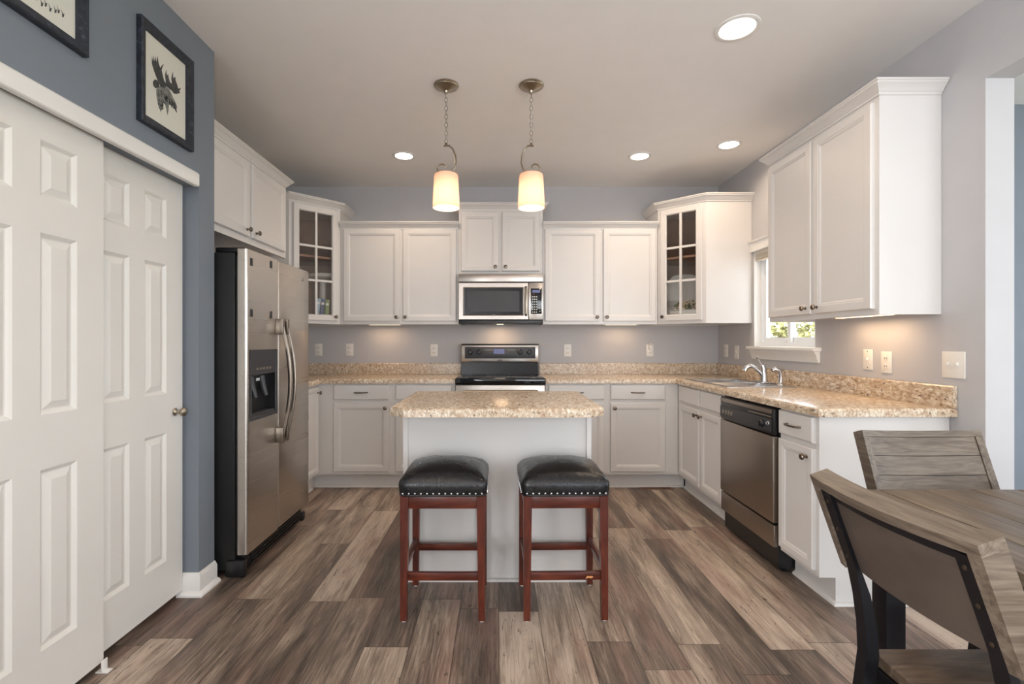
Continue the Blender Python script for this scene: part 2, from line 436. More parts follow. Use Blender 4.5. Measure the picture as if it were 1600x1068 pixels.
# baseboards
bbp = [(0, 0), (.034, 0), (.034, .008), (.026, .018), (.015, .022), (.015, .085), (.008, .098), (.004, .105), (0, .105)]
struct(MB().sweep([(XP-.088, JY), (XP, JY), (XP, 2.463)], bbp, 1).build('baseboard_left', M_trim))
struct(MB().sweep([(XP, -3.0), (XP, 1.18)], bbp, 1).build('baseboard_closet', M_trim))
struct(MB().sweep([(XR, 2.235), (XR, 2.077), (XR+.123, 2.077)], bbp, 1).build('baseboard_right', M_trim))
struct(MB().sweep([(XR+.123, 2.999), (4.58, 2.999)], bbp, 1).build('baseboard_side_room', M_trim))

# closet header fascia
fp = [(0, 0), (.020, 0), (.024, .004), (.024, .056), (.020, .062), (.012, .068), (0, .068)]
o = MB().sweep([(XP, 1.02), (XP, 2.300)], fp, 1, z=1.944).build('trim_1', M_trim); struct(o)

# closet sliding doors, six panels each
def six_panel_door(name, x, y0, y1, z0, z1, cols, rows, pull=None):
    r = bpy.data.objects.new(name, None); COL.objects.link(r); r.location = (x, (y0+y1)/2, z0); struct(r)
    M = FR((x, 0, 0), (0, 1, 0), (1, 0, 0)); mb = MB(); t = .034
    us = [y0]+[c for p in cols for c in p]+[y1]; vs_ = [z0]+[c for p in rows for c in p]+[z1]
    ins = lambda u, v: any(a < u < b for a, b in cols) and any(a < v < b for a, b in rows)
    b = MB(); grid_slab(b, us, vs_, lambda u, v: not ins(u, v), -t, 0, M)
    mb.v += b.v; mb.f += b.f
    for a, c in cols:
        for e, f in rows:
            rr = lambda i, d: (a+i, c-i, e+i, f-i, d)
            mb.rings([rr(0, -t), rr(0, 0), rr(.006, -.004), rr(.012, -.010), rr(.016, -.011), rr(.040, -.002), rr(.043, -.002)], M)
    mb.build('door_slab', M_door, r, smooth=20)
    if pull:
        k = MB().lathe([(.016, 0), (.018, .003), (.012, .006), (.008, .012), (.008, .024), (.016, .030), (.021, .038), (.020, .046), (.012, .052), (.001, .053)], 20,
                       T(x, pull[0], pull[1]) @ R(PI/2, 'Y')).build('door_knob', M_nick, r)
    return r
rows = [(.219, .800), (.976, 1.560), (1.675, 1.858)]
six_panel_door('door_1', -1.462, 1.215, 1.803, .03, 1.975, [(1.325, 1.464), (1.554, 1.690)], rows)
six_panel_door('door_2', -1.503, 1.748, 2.318, .03, 1.975, [(1.849, 1.984), (2.070, 2.206)], rows, (2.262, .885))
g = MB().box(-1.470, -1.425, 1.775, 1.80, 0, .005, bev=.001).box(-1.449, -1.444, 1.775, 1.80, 0, .045, bev=.001)
g.lathe([(.004, .005), (.004, .007)], 10, T(-1.434, 1.788, 0))
tag(g.build('door_guide', M_trim), 'small white floor guide bracket at the foot of the sliding closet door', 'door guide')

# ------------------------------------------------------------------ sink window
r = bpy.data.objects.new('window_1', None); COL.objects.link(r); r.location = (XR+.05, (WY0+WY1)/2, WZ0); struct(r)
Mw = FR((XR, 0, 0), (0, 1, 0), (1, 0, 0)); ym = 3.585
f = MB().rings([(WY0, WY1, WZ0, WZ1, .05), (WY0, WY1, WZ0, WZ1, .115), (WY0+.035, WY1-.035, WZ0+.035, WZ1-.035, .115), (WY0+.035, WY1-.035, WZ0+.035, WZ1-.035, .05)], Mw, closed=True)
f.build('window_frame', M_vinyl, r)
for nm, a, b, d in (('fixed_sash', WY0+.035, ym+.02, .085), ('sliding_sash', ym-.02, WY1-.035, .062)):
    s = MB().rings([(a, b, WZ0+.035, WZ1-.035, d), (a, b, WZ0+.035, WZ1-.035, d+.02), (a+.035, b-.035, WZ0+.072, WZ1-.07, d+.02), (a+.035, b-.035, WZ0+.072, WZ1-.07, d)], Mw, closed=True).build(nm, M_vinyl, r)
    MB().box(a+.034, b-.034, d+.008, d+.012, WZ0+.07, WZ1-.069, Mw).build('pane', M_pane, s)
MB().box(0, .012, 0, .05, 0, .012, T(XR+.048, 3.60, WZ0+.036), bev=.002).build('sash_latch', M_vinyl, r)
lin = MB()
for a, b, c, d in ((WY0-.001, WY0+.006, WZ0, WZ1), (WY1-.006, WY1+.001, WZ0, WZ1), (WY0, WY1, WZ1-.006, WZ1+.001), (WY0, WY1, WZ0, WZ0+.004)):
    lin.box(a, b, .0, .12, c, d, Mw)
lin.build('jamb_lining', M_trim, r)
sl = MB().box(XR-.055, XR+.05, WY0-.06, 3.985, WZ0-.022, WZ0+.003, bev=.006); sl.build('sill', M_trim, r)
ap = MB().sweep([(XR, 3.965), (XR, WY0-.045)], [(0, .0), (.012, 0), (.014, .012), (.022, .03), (.024, .05), (.034, .062), (.036, .075), (0, .075)], 1, z=WZ0-.097)
ap.build('apron', M_trim, r)
struct(MB().sweep([(XR, 3.985), (XR, 3.235)], [(0, 0), (.018, 0), (.020, .065), (.034, .075), (.036, .085), (.020, .088), (0, .088)], 1, z=WZ1-.004).build('trim_2', M_trim))
bl = thing('window_blind', 'raised cream slat blind stacked at the top of the sink window', 'blind', (XR+.03, 3.57, WZ1-.07))
MB().box(XR+.010, XR+.045, WY0+.01, WY1-.01, WZ1-.030, WZ1-.007).build('headrail', M_blind, bl)
for i in range(7): MB().box(XR+.006, XR+.046, WY0+.012, WY1-.012, WZ1-.036-i*.0055, WZ1-.033-i*.0055).build('slat', M_blind, bl)
MB().box(XR+.008, XR+.044, WY0+.012, WY1-.012, WZ1-.085, WZ1-.073, bev=.003).build('bottom_rail', M_blind, bl)

# outdoors seen through the sink window
struct(MB().box(4.75, 40, -12, 40, -.6, -.45).build('ground', M_grass))
def leafy(name, x, y, z, rad, label, seed):
    rnd = random.Random(seed); b = bmesh.new()
    root = thing(name, label, 'tree', (x, y, -.45), 'trees outside the sink window')
    for i in range(5200):
        a = rnd.uniform(0, 2*PI); c = rnd.uniform(-1, 1); q = rad*rnd.uniform(.55, 1)**.6; s_ = math.sqrt(1-c*c)
        p = Vector((x+q*s_*math.cos(a), y+q*s_*math.sin(a), z+q*c*.9)); s = rnd.uniform(.06, .13)
        d1 = Vector((rnd.uniform(-1, 1), rnd.uniform(-1, 1), rnd.uniform(-1, 1))).normalized(); d2 = d1.orthogonal().normalized()
        v = [b.verts.new(p+d1*s), b.verts.new(p+d2*s*.6), b.verts.new(p-d1*s), b.verts.new(p-d2*s*.6)]; b.faces.new(v)
    MB().bm(b).build('foliage', M_leaf, root, smooth=0, nrm=False)
    MB().lathe([(.14, -.45), (.10, z)], 10, T(x, y, 0)).build('trunk', M_seatw, root)
leafy('garden_tree', 7.6, 13.0, 1.6, 1.7, 'pale yellow-green tree outside, left in the sink window view', 3)
leafy('garden_tree', 12.3, 15.0, 1.5, 1.9, 'pale yellow-green tree outside, right in the sink window view', 4)

# ------------------------------------------------------------------ cabinets
def knob(parent, M, u, v, d=0.0):
    """M maps (u,n,v); knob axis along n"""
    k = MB().lathe([(.008, 0), (.0085, .002), (.005, .005), (.0045, .014), (.009, .018), (.0145, .021), (.0155, .026), (.012, .031), (.004, .033), (.0005, .033)], 16,
                   M @ T(u, d, v) @ R(-PI/2, 'X'))
    return k.build('knob', M_knob, parent)
def pull(parent, M, u, v, d=0.0, L=.115):
    mb = MB().tube([(u-L/2, d+.0, v), (u-L/2+.012, d+.022, v), (u-L/4, d+.028, v), (u, d+.030, v), (u+L/4, d+.028, v), (u+L/2-.012, d+.022, v), (u+L/2, d+.0, v)], .0052, 8, M)
    return mb.build('drawer_pull', M_knob, parent)
def panel_front(M, u0, u1, v0, v1, t=.02, b=.052):
    r = lambda i, d: (u0+i, u1-i, v0+i, v1-i, d)
    return MB().rings([r(0, 0), r(0, t-.005), r(.004, t), (u0+b-.012, u1-b+.012, v0+b-.012, v1-b+.012, t), r(b-.008, t-.003), r(b-.002, t-.004), r(b+.006, t-.010), r(b+.010, t-.010)], M)
def slab_front(M, u0, u1, v0, v1, t=.02):
    r = lambda i, d: (u0+i, u1-i, v0+i, v1-i, d)
    return MB().rings([r(0, 0), r(0, t-.006), r(.003, t-.002), r(.008, t), r(.01, t)], M)
def door(root, M, u0, u1, v0, v1, kn=None, d=0.0, b=.052):
    Md = M @ T(0, d, 0); o = panel_front(Md, u0, u1, v0, v1, b=b).build('door', M_white, root, smooth=20)
    if kn: knob(o, Md, kn[0], kn[1], .02)
    return o
def drawer(root, M, u0, u1, v0, v1, pl=True, name='drawer'):
    o = slab_front(M, u0, u1, v0, v1).build(name, M_white, root, smooth=20)
    if pl: pull(o, M, (u0+u1)/2, (v0+v1)/2, .02, L=.11)
    return o
CRP = [(0, 0), (.006, 0), (.008, .010), (.016, .016), (.022, .026), (.034, .038), (.040, .042), (.040, .048), (.046, .052), (.046, .060), (0, .060)]
def crown(root, path, z, side): MB().sweep(path, CRP, side, z=z).build('crown_molding', M_white, root)
MB_ = FR((0, 0, 0), (1, 0, 0), (0, -1, 0))
YU = 4.27; ZU0 = 1.365; ZL = 2.215; ZT = 2.378
def FY(y): return FR((0, y, 0), (1, 0, 0), (0, -1, 0))      # face looking to -Y
def FXm(x): return FR((x, 0, 0), (0, 1, 0), (-1, 0, 0))     # face looking to -X, u=y
def FXp(x): return FR((x, 0, 0), (0, 1, 0), (1, 0, 0))      # face looking to +X

def wall_cab(label, x0, x1, z0, z1, dz0, dz1, doors, ends, group=None):
    r = thing('wall_cabinet', label, 'cabinet', ((x0+x1)/2, 4.43, z0), group)
    body = MB().box(x0, x1, YU, YB, z0+.012, z1); 
    for a, b, c, d in ((x0, x1, YU, YU+.02), (x0, x0+.018, YU+.02, YB), (x1-.018, x1, YU+.02, YB)): body.box(a, b, c, d, z0, z0+.012)
    body.build('body', M_white, r)
    for a, b, k in doors: door(r, FY(YU), a, b, dz0, dz1, (k, dz0+.035))
    crown(r, ends, z1-.015, -1)
    return r
wall_cab('white two-door wall cabinet left of the microwave', -1.382, -.345, ZU0, ZL, 1.392, 2.196,
         [(-1.352, -.858, -.884), (-.832, -.365, -.806)], [(-.345, YU), (-1.382, YU)], 'white wall cabinets')
wall_cab('white two-door wall cabinet right of the microwave', .395, 1.400, ZU0, ZL, 1.392, 2.196,
         [(.412, .892, .864), (.922, 1.382, .950)], [(1.400, YU), (.395, YU)], 'white wall cabinets')
r = wall_cab('short white two-door wall cabinet above the microwave', -.343, .393, 1.803, ZT, 1.83, 2.345,
         [(-.322, .006, -.022), (.036, .366, .066)], [(.393, YB-.005), (.393, YU), (-.343, YU), (-.343, YB-.005)], 'white wall cabinets')

def glass_door(root, A, B, z0, z1, kn_end):
    """glazed 2x3 door on the diagonal from plan point A to B (viewer's left to right)"""
    A = Vector((A[0], A[1], 0)); B = Vector((B[0], B[1], 0)); u = (B-A).normalized(); n = Vector((u.y, -u.x, 0)); L = (B-A).length
    M = FR(A, u, n); u0, u1 = .030, L-.030; b = .052
    d = MB(); r = lambda i, dd: (u0+i, u1-i, z0+i, z1-i, dd)
    d.rings([r(0, 0), r(0, .016), r(.004, .02), r(b-.008, .02), r(b-.002, .014), r(b, .010), r(b, 0)], M, closed=True)
    o = d.build('door', M_white, root, smooth=20)
    mt = MB(); um = (u0+u1)/2; w = .009
    mt.box(um-w, um+w, .004, .018, z0+b-.002, z1-b+.002, M)
    for k in (1, 2):
        zz = z0+b+(z1-z0-2*b)*k/3; mt.box(u0+b-.002, u1-b+.002, .005, .017, zz-w, zz+w, M)
    mt.build('muntins', M_white, o)
    MB().box(u0+b-.004, u1-b+.004, .006, .009, z0+b-.004, z1-b+.004, M).build('glass', M_glass, o)
    knob(o, M, u0+.026 if kn_end == 0 else u1-.026, z0+.035, .02)
    ff = MB().rings([(0, L, ZU0, ZT, -.018), (0, L, ZU0, ZT, 0), (.045, L-.045, ZU0+.045, ZT-.045, 0), (.045, L-.045, ZU0+.045, ZT-.045, -.018)], M, closed=True)
    ff.build('face_frame', M_white, root)
    return M, L
def corner_cab(label, A, B, C, D, E, kn_end, side):
    cx = (A[0]+D[0])/2
    r = thing('corner_wall_cabinet', label, 'cabinet', (cx, 4.35, ZU0))
    poly = [A, B, C, D, E]; cen = Vector((sum(p[0] for p in poly)/5, sum(p[1] for p in poly)/5))
    out = MB(); inn = MB()
    out.sweep([B, C, D, E, A], [(0, ZU0), (.009, ZU0), (.009, ZT), (0, ZT)], -side)
    inn.sweep([B, C, D, E, A], [(.0095, ZU0+.022), (.015, ZU0+.022), (.015, ZT-.022), (.0095, ZT-.022)], -side)
    sm = [tuple(Vector(p)+(cen-Vector(p)).normalized()*.016) for p in poly]
    out.prism(sm, ZT-.02, ZT-.001); out.prism(sm, ZU0+.010, ZU0+.022)
    sh = [Vector(p)+(cen-Vector(p)).normalized()*.028 for p in poly]
    out.build('body', M_white, r); inn.build('interior_lining', M_inter, r)
    MB().prism([tuple(p) for p in sh], ZU0+.0225, ZU0+.030).build('floor_panel', M_inter, r)
    for zz in (1.925,): MB().prism([tuple(p) for p in sh], zz, zz+.018).build('shelf', M_inter, r)
    L, Rr = (A, B) if A[0] < B[0] else (B, A)
    glass_door(r, L, Rr, 1.392, 2.352, kn_end)
    crown(r, [E, A, B, C], ZT-.015, side)
    return r
AR, BR, CR, DR, ER = (1.405, 4.27), (1.707, 3.986), (XR-.002, 3.986), (XR-.002, YB-.002), (1.405, YB-.002)
corner_cab('white corner cabinet with glass door holding flowers, right of the range', AR, BR, CR, DR, ER, 0, 1)
AL, BL, CL, DL, EL = (-1.385, 4.27), (-1.700, 3.955), (XL+.002, 3.955), (XL+.002, YB-.002), (-1.385, YB-.002)
corner_cab('white corner cabinet with glass door holding a book, beside the refrigerator', AL, BL, CL, DL, EL, 1, -1)

# cabinet over the refrigerator
XF = -1.59
r = thing('refrigerator_cabinet', 'white two-door wall cabinet above the refrigerator', 'cabinet', (-1.82, 3.07, 1.84))
MB().box(XL+.002, XF, 2.475, 3.64, 1.855, ZT).box(XF-.02, XF, 2.475, 3.64, 1.835, 1.855).build('body', M_white, r)
door(r, FXp(XF), 2.56, 3.085, 1.875, 2.345, (3.045, 1.915)); door(r, FXp(XF), 3.115, 3.605, 1.875, 2.345, (3.160, 1.915))
crown(r, [(XF, 2.475), (XF, 3.64), (XL+.01, 3.64)], ZT-.015, 1)

# tall two-door cabinet on the right wall
XG = 1.790
r = thing('wall_cabinet', 'large white two-door wall cabinet on the right wall beside the window', 'cabinet', (1.93, 2.74, 1.345))
MB().box(XG, XR-.001, 2.283, 3.205, 1.358, ZT+.005).box(XG, XG+.02, 2.283, 3.205, 1.340, 1.358).box(XG+.02, XR-.001, 2.283, 2.300, 1.340, 1.358).box(XG+.02, XR-.001, 3.188, 3.205, 1.340, 1.358).build('body', M_white, r)
door(r, FXm(XG), 2.310, 2.735, 1.368, 2.345, (2.700, 1.403)); door(r, FXm(XG), 2.758, 3.190, 1.368, 2.345, (2.800, 1.403))
crown(r, [(XR-.004, 3.205), (XG, 3.205), (XG, 2.283), (XR-.004, 2.283)], ZT-.01, 1)

# base cabinets
ZC0, ZC1 = .870, .908; YF = 3.99; XFR = 1.48; XFL = -1.475; TK = .125
shoe = [(0, 0), (.016, 0), (.014, .008), (.008, .014), (0, .016)]
r = thing('base_cabinet', 'white base cabinet left of the range with two drawers over two doors', 'cabinet', (-.86, 4.28, 0), 'white base cabinets')
MB().box(XL+.002, -.350, YF, YB-.002, TK, ZC0).build('body', M_white, r)
MB().box(-1.55, -1.53, YF-.004, YF+.095, 0, TK).box(-1.53, -.352, YF+.075, YF+.095, 0, TK).sweep([(-1.525, YF+.075), (-.352, YF+.075)], shoe, 1).build('toe_kick', M_white, r)
drawer(r, FY(YF), -1.345, -.892, .738, .858); drawer(r, FY(YF), -.835, -.378, .738, .858)
door(r, FY(YF), -1.345, -.892, .150, .712, (-.918, .672)); door(r, FY(YF), -.835, -.378, .150, .712, (-.809, .672))
r = thing('base_cabinet', 'white base cabinet between the range and the sink corner with two drawers', 'cabinet', (.9, 4.28, 0), 'white base cabinets')
MB().box(.390, XFR-.002, YF, YB-.002, TK, ZC0).build('body', M_white, r)
MB().box(.392, 1.553, YF+.075, YF+.095, 0, TK).sweep([(.392, YF+.075), (1.54, YF+.075)], shoe, 1).build('toe_kick', M_white, r)
drawer(r, FY(YF), .414, .870, .738, .858); drawer(r, FY(YF), .920, 1.368, .738, .858)
door(r, FY(YF), .414, .870, .150, .712, (.842, .672)); door(r, FY(YF), .920, 1.368, .150, .712, (.950, .672))
# left corner base
r = thing('base_cabinet', 'white corner base cabinet tucked between the refrigerator and the back run', 'cabinet', (-1.75, 3.9, 0), 'white base cabinets')
MB().box(XL+.002, XFL, 3.345, YF-.005, TK, ZC0).build('body', M_white, r)
MB().box(XFL-.075, XFL-.055, 3.345, YF-.005, 0, TK).sweep([(XFL-.055, YF-.005), (XFL-.055, 3.345)], shoe, -1).build('toe_kick', M_white, r)
door(r, FXp(XFL), 3.700, 3.955, .150, .850, (3.925, .800), b=.045); door(r, FXp(XFL), 3.380, 3.680, .150, .850, (3.650, .640), b=.045)
# sink base on the right run
r = thing('base_cabinet', 'white sink base cabinet left of the dishwasher with two false drawer fronts', 'cabinet', (1.78, 3.6, 0), 'white base cabinets')
sb = MB().box(XFR, XFR+.02, 3.172, YF-.002, TK, ZC0).box(XFR+.02, XR-.002, 3.172, 3.190, TK, ZC0).box(XFR+.02, XR-.002, 3.99, 4.008, TK, ZC0).box(XFR+.02, XR-.002, 3.19, 3.99, TK, TK+.018)
sb.build('body', M_white, r)
MB().box(XFR+.075, XFR+.095, 3.172, YF+.05, 0, TK).sweep([(XFR+.075, 3.172), (XFR+.075, YF+.05)], shoe, -1).build('toe_kick', M_white, r)
for a, b, k in ((3.545, 3.930, 3.572), (3.190, 3.515, 3.488)):
    drawer(r, FXm(XFR), a, b, .738, .858, pl=False, name='false_drawer_front'); door(r, FXm(XFR), a, b, .150, .712, (k, .672), b=.048)
# end base
r = thing('base_cabinet', 'white end base cabinet right of the dishwasher with one drawer', 'cabinet', (1.78, 2.4, 0), 'white base cabinets')
MB().box(XFR, XR-.004, 2.258, 2.545, TK, ZC0).build('body', M_white, r)
grid_slab(MB(), [XFR, XFR+.075, XR-.003], [0, TK, ZC0], lambda u, v: not (u < XFR+.075 and v < TK), 2.240, 2.257, MY).build('end_panel', M_white, r)
MB().box(XFR+.075, XFR+.093, 2.258, 2.545, 0, TK).sweep([(XR-.02, 2.240), (XFR+.075, 2.240), (XFR+.075, 2.545)], shoe, -1).build('toe_kick', M_white, r)
drawer(r, FXm(XFR), 2.262, 2.535, .738, .858); door(r, FXm(XFR), 2.262, 2.535, .150, .712, (2.300, .668), b=.045)

# worktops: u=x, v=y slab laid flat -> local (u, n, v) with n up
MT = Matrix(((1, 0, 0, 0), (0, 0, 1, 0), (0, 1, 0, 0), (0, 0, 0, 1)))
def bsp(path, side): return MB().sweep(path, [(0, 0), (.019, 0), (.019, .096), (.015, .101), (0, .101)], side, z=ZC1+.0005)
YC = YF-.028; XCR = XFR-.030; XCL = XFL+.036
r = thing('countertop', 'beige speckled countertop and backsplash left of the range', 'countertop', (-1.4, 4.2, ZC0))
grid_slab(MB(), [XL+.002, XCL, -.349], [3.345, YC, YB-.002], lambda u, v: u < XCL or v > YC, ZC0+.001, ZC1, MT, bev=.012).build('worktop', M_gran, r)
bsp([(XL+.002, 3.345), (XL+.002, YB-.002), (-.350, YB-.002)], 1).build('backsplash', M_gran, r)
SX0, SX1, SY0, SY1 = 1.535, 1.965, 3.235, 3.925
r = thing('countertop', 'long beige speckled countertop with the sink, right of the range', 'countertop', (1.4, 3.8, ZC0))
grid_slab(MB(), [.389, XCR, SX0, SX1, XR-.002], [2.200, SY0, SY1, YC, YB-.002],
          lambda u, v: (u > XCR or v > YC) and not (SX0 < u < SX1 and SY0 < v < SY1), ZC0+.001, ZC1, MT, bev=.012).build('worktop', M_gran, r)
bsp([(.390, YB-.002), (XR-.002, YB-.002), (XR-.002, 2.202)], 1).build('backsplash', M_gran, r)

# island
r = thing('kitchen_island', 'white kitchen island cabinet behind the two bar stools', 'island', (0, 2.7, 0))
ib = MB().box(-.468, .462, 2.470, 2.94, 0, ZC0)
for a, b in ((-.479, -.455), (.449, .473)): ib.box(a, b, 2.459, 2.95, 0, ZC0)
ib.build('body', M_white, r)
MB().sweep([(-.479, 2.94), (-.479, 2.459), (.473, 2.459), (.473, 2.94)], [(0, 0), (.007, 0), (.006, .012), (0, .014)], 1).build('base_shoe', M_white, r)
for a, b in ((-.44, -.01), (.01, .44)):
    Mi = FR((0, 2.94, 0), (1, 0, 0), (0, 1, 0))
    drawer(r, Mi, a, b, .738, .858); door(r, Mi, a, b, .12, .712, ((b-.03) if a < 0 else (a+.03), .672))
b = bmesh.new(); pts = [(-.425, 2.185), (.418, 2.185), (.492, 2.262), (.492, 2.975), (-.502, 2.975), (-.502, 2.262)]
vs = [b.verts.new((x, y, ZC0+.001)) for x, y in pts]; fc = b.faces.new(vs)
ex = bmesh.ops.extrude_face_region(b, geom=[fc]); up = [v for v in ex['geom'] if isinstance(v, bmesh.types.BMVert)]
for v in up: v.co.z = ZC1+.002
bmesh.ops.recalc_face_normals(b, faces=b.faces[:])
bmesh.ops.bevel(b, geom=[e for e in b.edges if all(v.co.z > ZC1 for v in e.verts)], offset=.012, segments=4, profile=.5, affect='EDGES')
tag(MB().bm(b).build('countertop', M_gran), 'beige speckled island countertop with clipped corners above the bar stools', 'countertop')

# ------------------------------------------------------------------ refrigerator
FXF = -1.290
r = thing('refrigerator', 'stainless side-by-side refrigerator with black sides and ice dispenser', 'refrigerator', (-1.65, 2.91, 0))
MB().box(-2.03, -1.352, 2.500, 3.325, .03, 1.672, bev=.008).build('cabinet_shell', M_blackm, r)
gr = MB().box(-1.352, -1.325, 2.535, 3.28, .012, .098, bev=.006)
for i in range(4): gr.box(-1.325, -1.316, 2.60, 3.24, .026+i*.018, .034+i*.018)
MB().box(-1.40, -1.30, 2.488, 2.53, .002, .09, bev=.012).build('foot', M_black, r); MB().box(-1.34, -1.315, 3.285, 3.325, .0, .06, bev=.01).build('foot', M_black, r)
for y_ in (2.55, 3.2): MB().box(-1.95, -1.90, y_, y_+.05, 0, .0295).build('foot', M_black, r)
gr.build('base_grille', M_black, r)
for y0 in (2.51, 3.20):
    MB().box(-1.46, -1.31, y0, y0+.10, 1.6725, 1.700, bev=.008).build('hinge_cover', M_black, r)
DY = 2.862
def fdoor(y0, y1, z0, z1, hole=None):
    d = MB(); M = FXp(0)
    if hole:
        us = [y0, hole[0], hole[1], y1]; vs_ = [z0, hole[2], hole[3], z1]
        grid_slab(d, us, vs_, lambda u, v: not (hole[0] < u < hole[1] and hole[2] < v < hole[3]), -1.338, FXF, M)
        b = bmesh.new(); V = [b.verts.new(v) for v in d.v]
        for f_ in d.f: b.faces.new([V[i] for i in f_])
        bmesh.ops.recalc_face_normals(b, faces=b.faces[:])
        es = [e for e in b.edges if all(abs(v.co.x-FXF) < 1e-5 for v in e.verts) and e.calc_face_angle(0) > 1
              and (all(abs(v.co.y-y0) < 1e-5 for v in e.verts) or all(abs(v.co.y-y1) < 1e-5 for v in e.verts))]
        bmesh.ops.bevel(b, geom=es, offset=.013, segments=4, profile=.5, affect='EDGES')
        return MB().bm(b)
    return d.box(-1.338, FXF, y0, y1, z0, z1, bev=.010)
HY0, HY1, HZ0, HZ1 = 2.530, 2.832, .800, 1.165
d1 = fdoor(2.500, DY-.003, .115, 1.690, (HY0, HY1, HZ0, HZ1)).build('freezer_door', M_steel, r)
d2 = fdoor(DY+.003, 3.322, .115, 1.690).build('fresh_food_door', M_steel, r)
MB().box(-1.352, -1.338, 2.51, 3.315, .12, 1.66).build('door_gasket', M_black, r)
def fhandle(par, y):
    z0, z1 = .615, 1.345; pts = []; 
    for i in range(15):
        t = i/14; z = z0+.02+(z1-z0-.04)*t; pts.append((FXF+.030+.050*math.sin(PI*t), y, z))
    h = MB().tube(pts, .0115, 10, flat=.7)
    for zz in (z0+.055, z1-.045): h.box(FXF-.001, FXF+.046, y-.016, y+.014, zz-.045, zz+.045, bev=.006)
    h.build('handle', M_steelh, par)
fhandle(d1, DY-.030); fhandle(d2, DY+.032)
for yy, zz in ((2.545, 1.628), (2.765, 1.650), (2.545, 1.362), (2.765, 1.364)):
    MB().box(FXF, FXF+.004, yy-.009, yy+.009, zz-.020, zz+.020, bev=.001).build('magnet_clip', M_black, d1)
ds = MB(); Md = FXp(FXF)
ds.rings([(HY0-.004, HY1+.004, HZ0-.004, HZ1+.004, .002), (HY0-.004, HY1+.004, HZ0-.004, HZ1+.004, .005), (HY0+.012, HY1-.010, HZ0+.012, HZ1-.012, .004), (HY0+.014, HY1-.012, HZ0+.016, 1.035, -.002)], Md, cap0=False, cap1=False)
ds.build('dispenser_bezel', M_dkgrey, d1)
cv = MB().box(-1.345, -1.3385, HY0, HY1, HZ0, HZ1)
cv.box(-1.338, -1.292, HY0, HY0+.010, HZ0, HZ1).box(-1.338, -1.292, HY1-.010, HY1, HZ0, HZ1).box(-1.338, -1.292, HY0, HY1, HZ0, HZ0+.014).box(-1.338, -1.292, HY0, HY1, HZ1-.014, HZ1)
cv.build('dispenser_cavity', M_black, d1)
cp = MB().prism([(0, 0), (.040, .012), (.046, .130), (0, .130)], HY0+.012, HY1-.012, Matrix(((1, 0, 0, -1.337), (0, 0, 1, 0), (0, 1, 0, 1.022), (0, 0, 0, 1))))
cp.build('control_panel', M_dkgrey, d1)
bt = MB()
for i in range(5): bt.box(-1.292, -1.2895, 2.60+i*.036, 2.622+i*.036, 1.060, 1.072)
bt.build('control_buttons', M_nick, d1)
MB().box(-1.337, -1.292, HY0+.02, HY1-.02, HZ0+.014, HZ0+.030, bev=.004).build('drip_tray', M_dkgrey, d1)
for y0 in (2.60, 2.72):
    MB().tube([(-1.334, y0+.02, 1.02), (-1.325, y0+.02, .97), (-1.306, y0+.02, .91)], [.018, .016, .012], 10).build('dispenser_paddle', M_dkgrey, d1)
MB().box(-1.3385, -1.334, 2.69, 2.77, .995, 1.010).build('label_strip', M_label, d1)
def badge(par, M, u, v, d, w=.022, h=.011, mat=None):
    pts = [(u+w*math.cos(2*PI*i/24), d+.001, v+h*math.sin(2*PI*i/24)) for i in range(24)]
    mb = MB().tube(pts, .0016, 6, M, closed=True)
    mb.tube([(u-w*.7, d+.001, v-h*.2), (u-w*.2, d+.001, v+h*.25), (u+w*.2, d+.001, v-h*.2), (u+w*.75, d+.001, v+h*.3)], .0015, 6, M)
    return mb.build('oval_badge', mat or M_chrome, par)
badge(d2, FXp(FXF), 3.215, 1.622, 0)

# ------------------------------------------------------------------ microwave
r = thing('microwave', 'stainless over-the-range microwave under the short cabinet', 'microwave', (.024, 4.4, 1.38))
mx0, mx1, mz0, mz1, my = -.340, .390, 1.378, 1.798, 4.215
MB().box(mx0+.004, mx1-.004, my, YB-.002, mz0+.004, mz1).build('housing', M_black, r)
M = FY(my)
MB().box(mx0, mx1, 0, .022, 1.728, mz1, M, bev=.004).build('vent_grille', M_steelx, r)
dk = MB(); u0, u1, v0, v1 = mx0, .262, mz0+.024, 1.722; a0, a1, b0, b1 = -.292, .215, 1.445, 1.676
dk.rings([(u0, u1, v0, v1, 0), (u0, u1, v0, v1, .018), (u0+.004, u1-.002, v0+.004, v1-.004, .022), (a0-.008, a1+.008, b0-.008, b1+.008, .022), (a0, a1, b0, b1, .026), (a0+.005, a1-.005, b0+.005, b1-.005, .020)], M)
dd = dk.build('door', M_steelx, r, smooth=20)
MB().box(a0+.002, a1-.002, .0195, .0235, b0+.002, b1-.002, M).build('window_glass', M_bglass, dd)
MB().box(a0+.030, a1-.030, .0236, .0242, b0+.026, b1-.026, M).build('window_screen', M_dkgrey, dd)
h = MB().tube([(.242, .022, 1.440), (.242, .046, 1.452), (.242, .052, 1.50), (.242, .053, 1.56), (.242, .052, 1.63), (.242, .046, 1.672), (.242, .022, 1.684)], .0115, 12, M, flat=.7)
h.build('handle', M_nick, dd)
MB().box(.266, mx1, 0, .020, mz0+.024, 1.722, M, bev=.003).build('control_frame', M_steelx, r)
cp = MB().box(.283, .378, .0201, .024, 1.452, 1.672, M, bev=.001).build('keypad', M_bglass, r)
MB().box(.296, .364, .0241, .0246, 1.635, 1.658, M).build('display', M_lcd, cp)
kb = MB()
for i in range(3):
    for j in range(7): kb.box(.294+i*.017, .304+i*.017, .0241, .0247, 1.463+j*.022, 1.472+j*.022, M)
for j in (1.468, 1.50, 1.53): kb.box(.356, .366, .0241, .0247, j, j+.008, M)
kb.build('keys', M_label, cp)
badge(r, M, -.035, 1.437+.002, .0235, .012, .004)
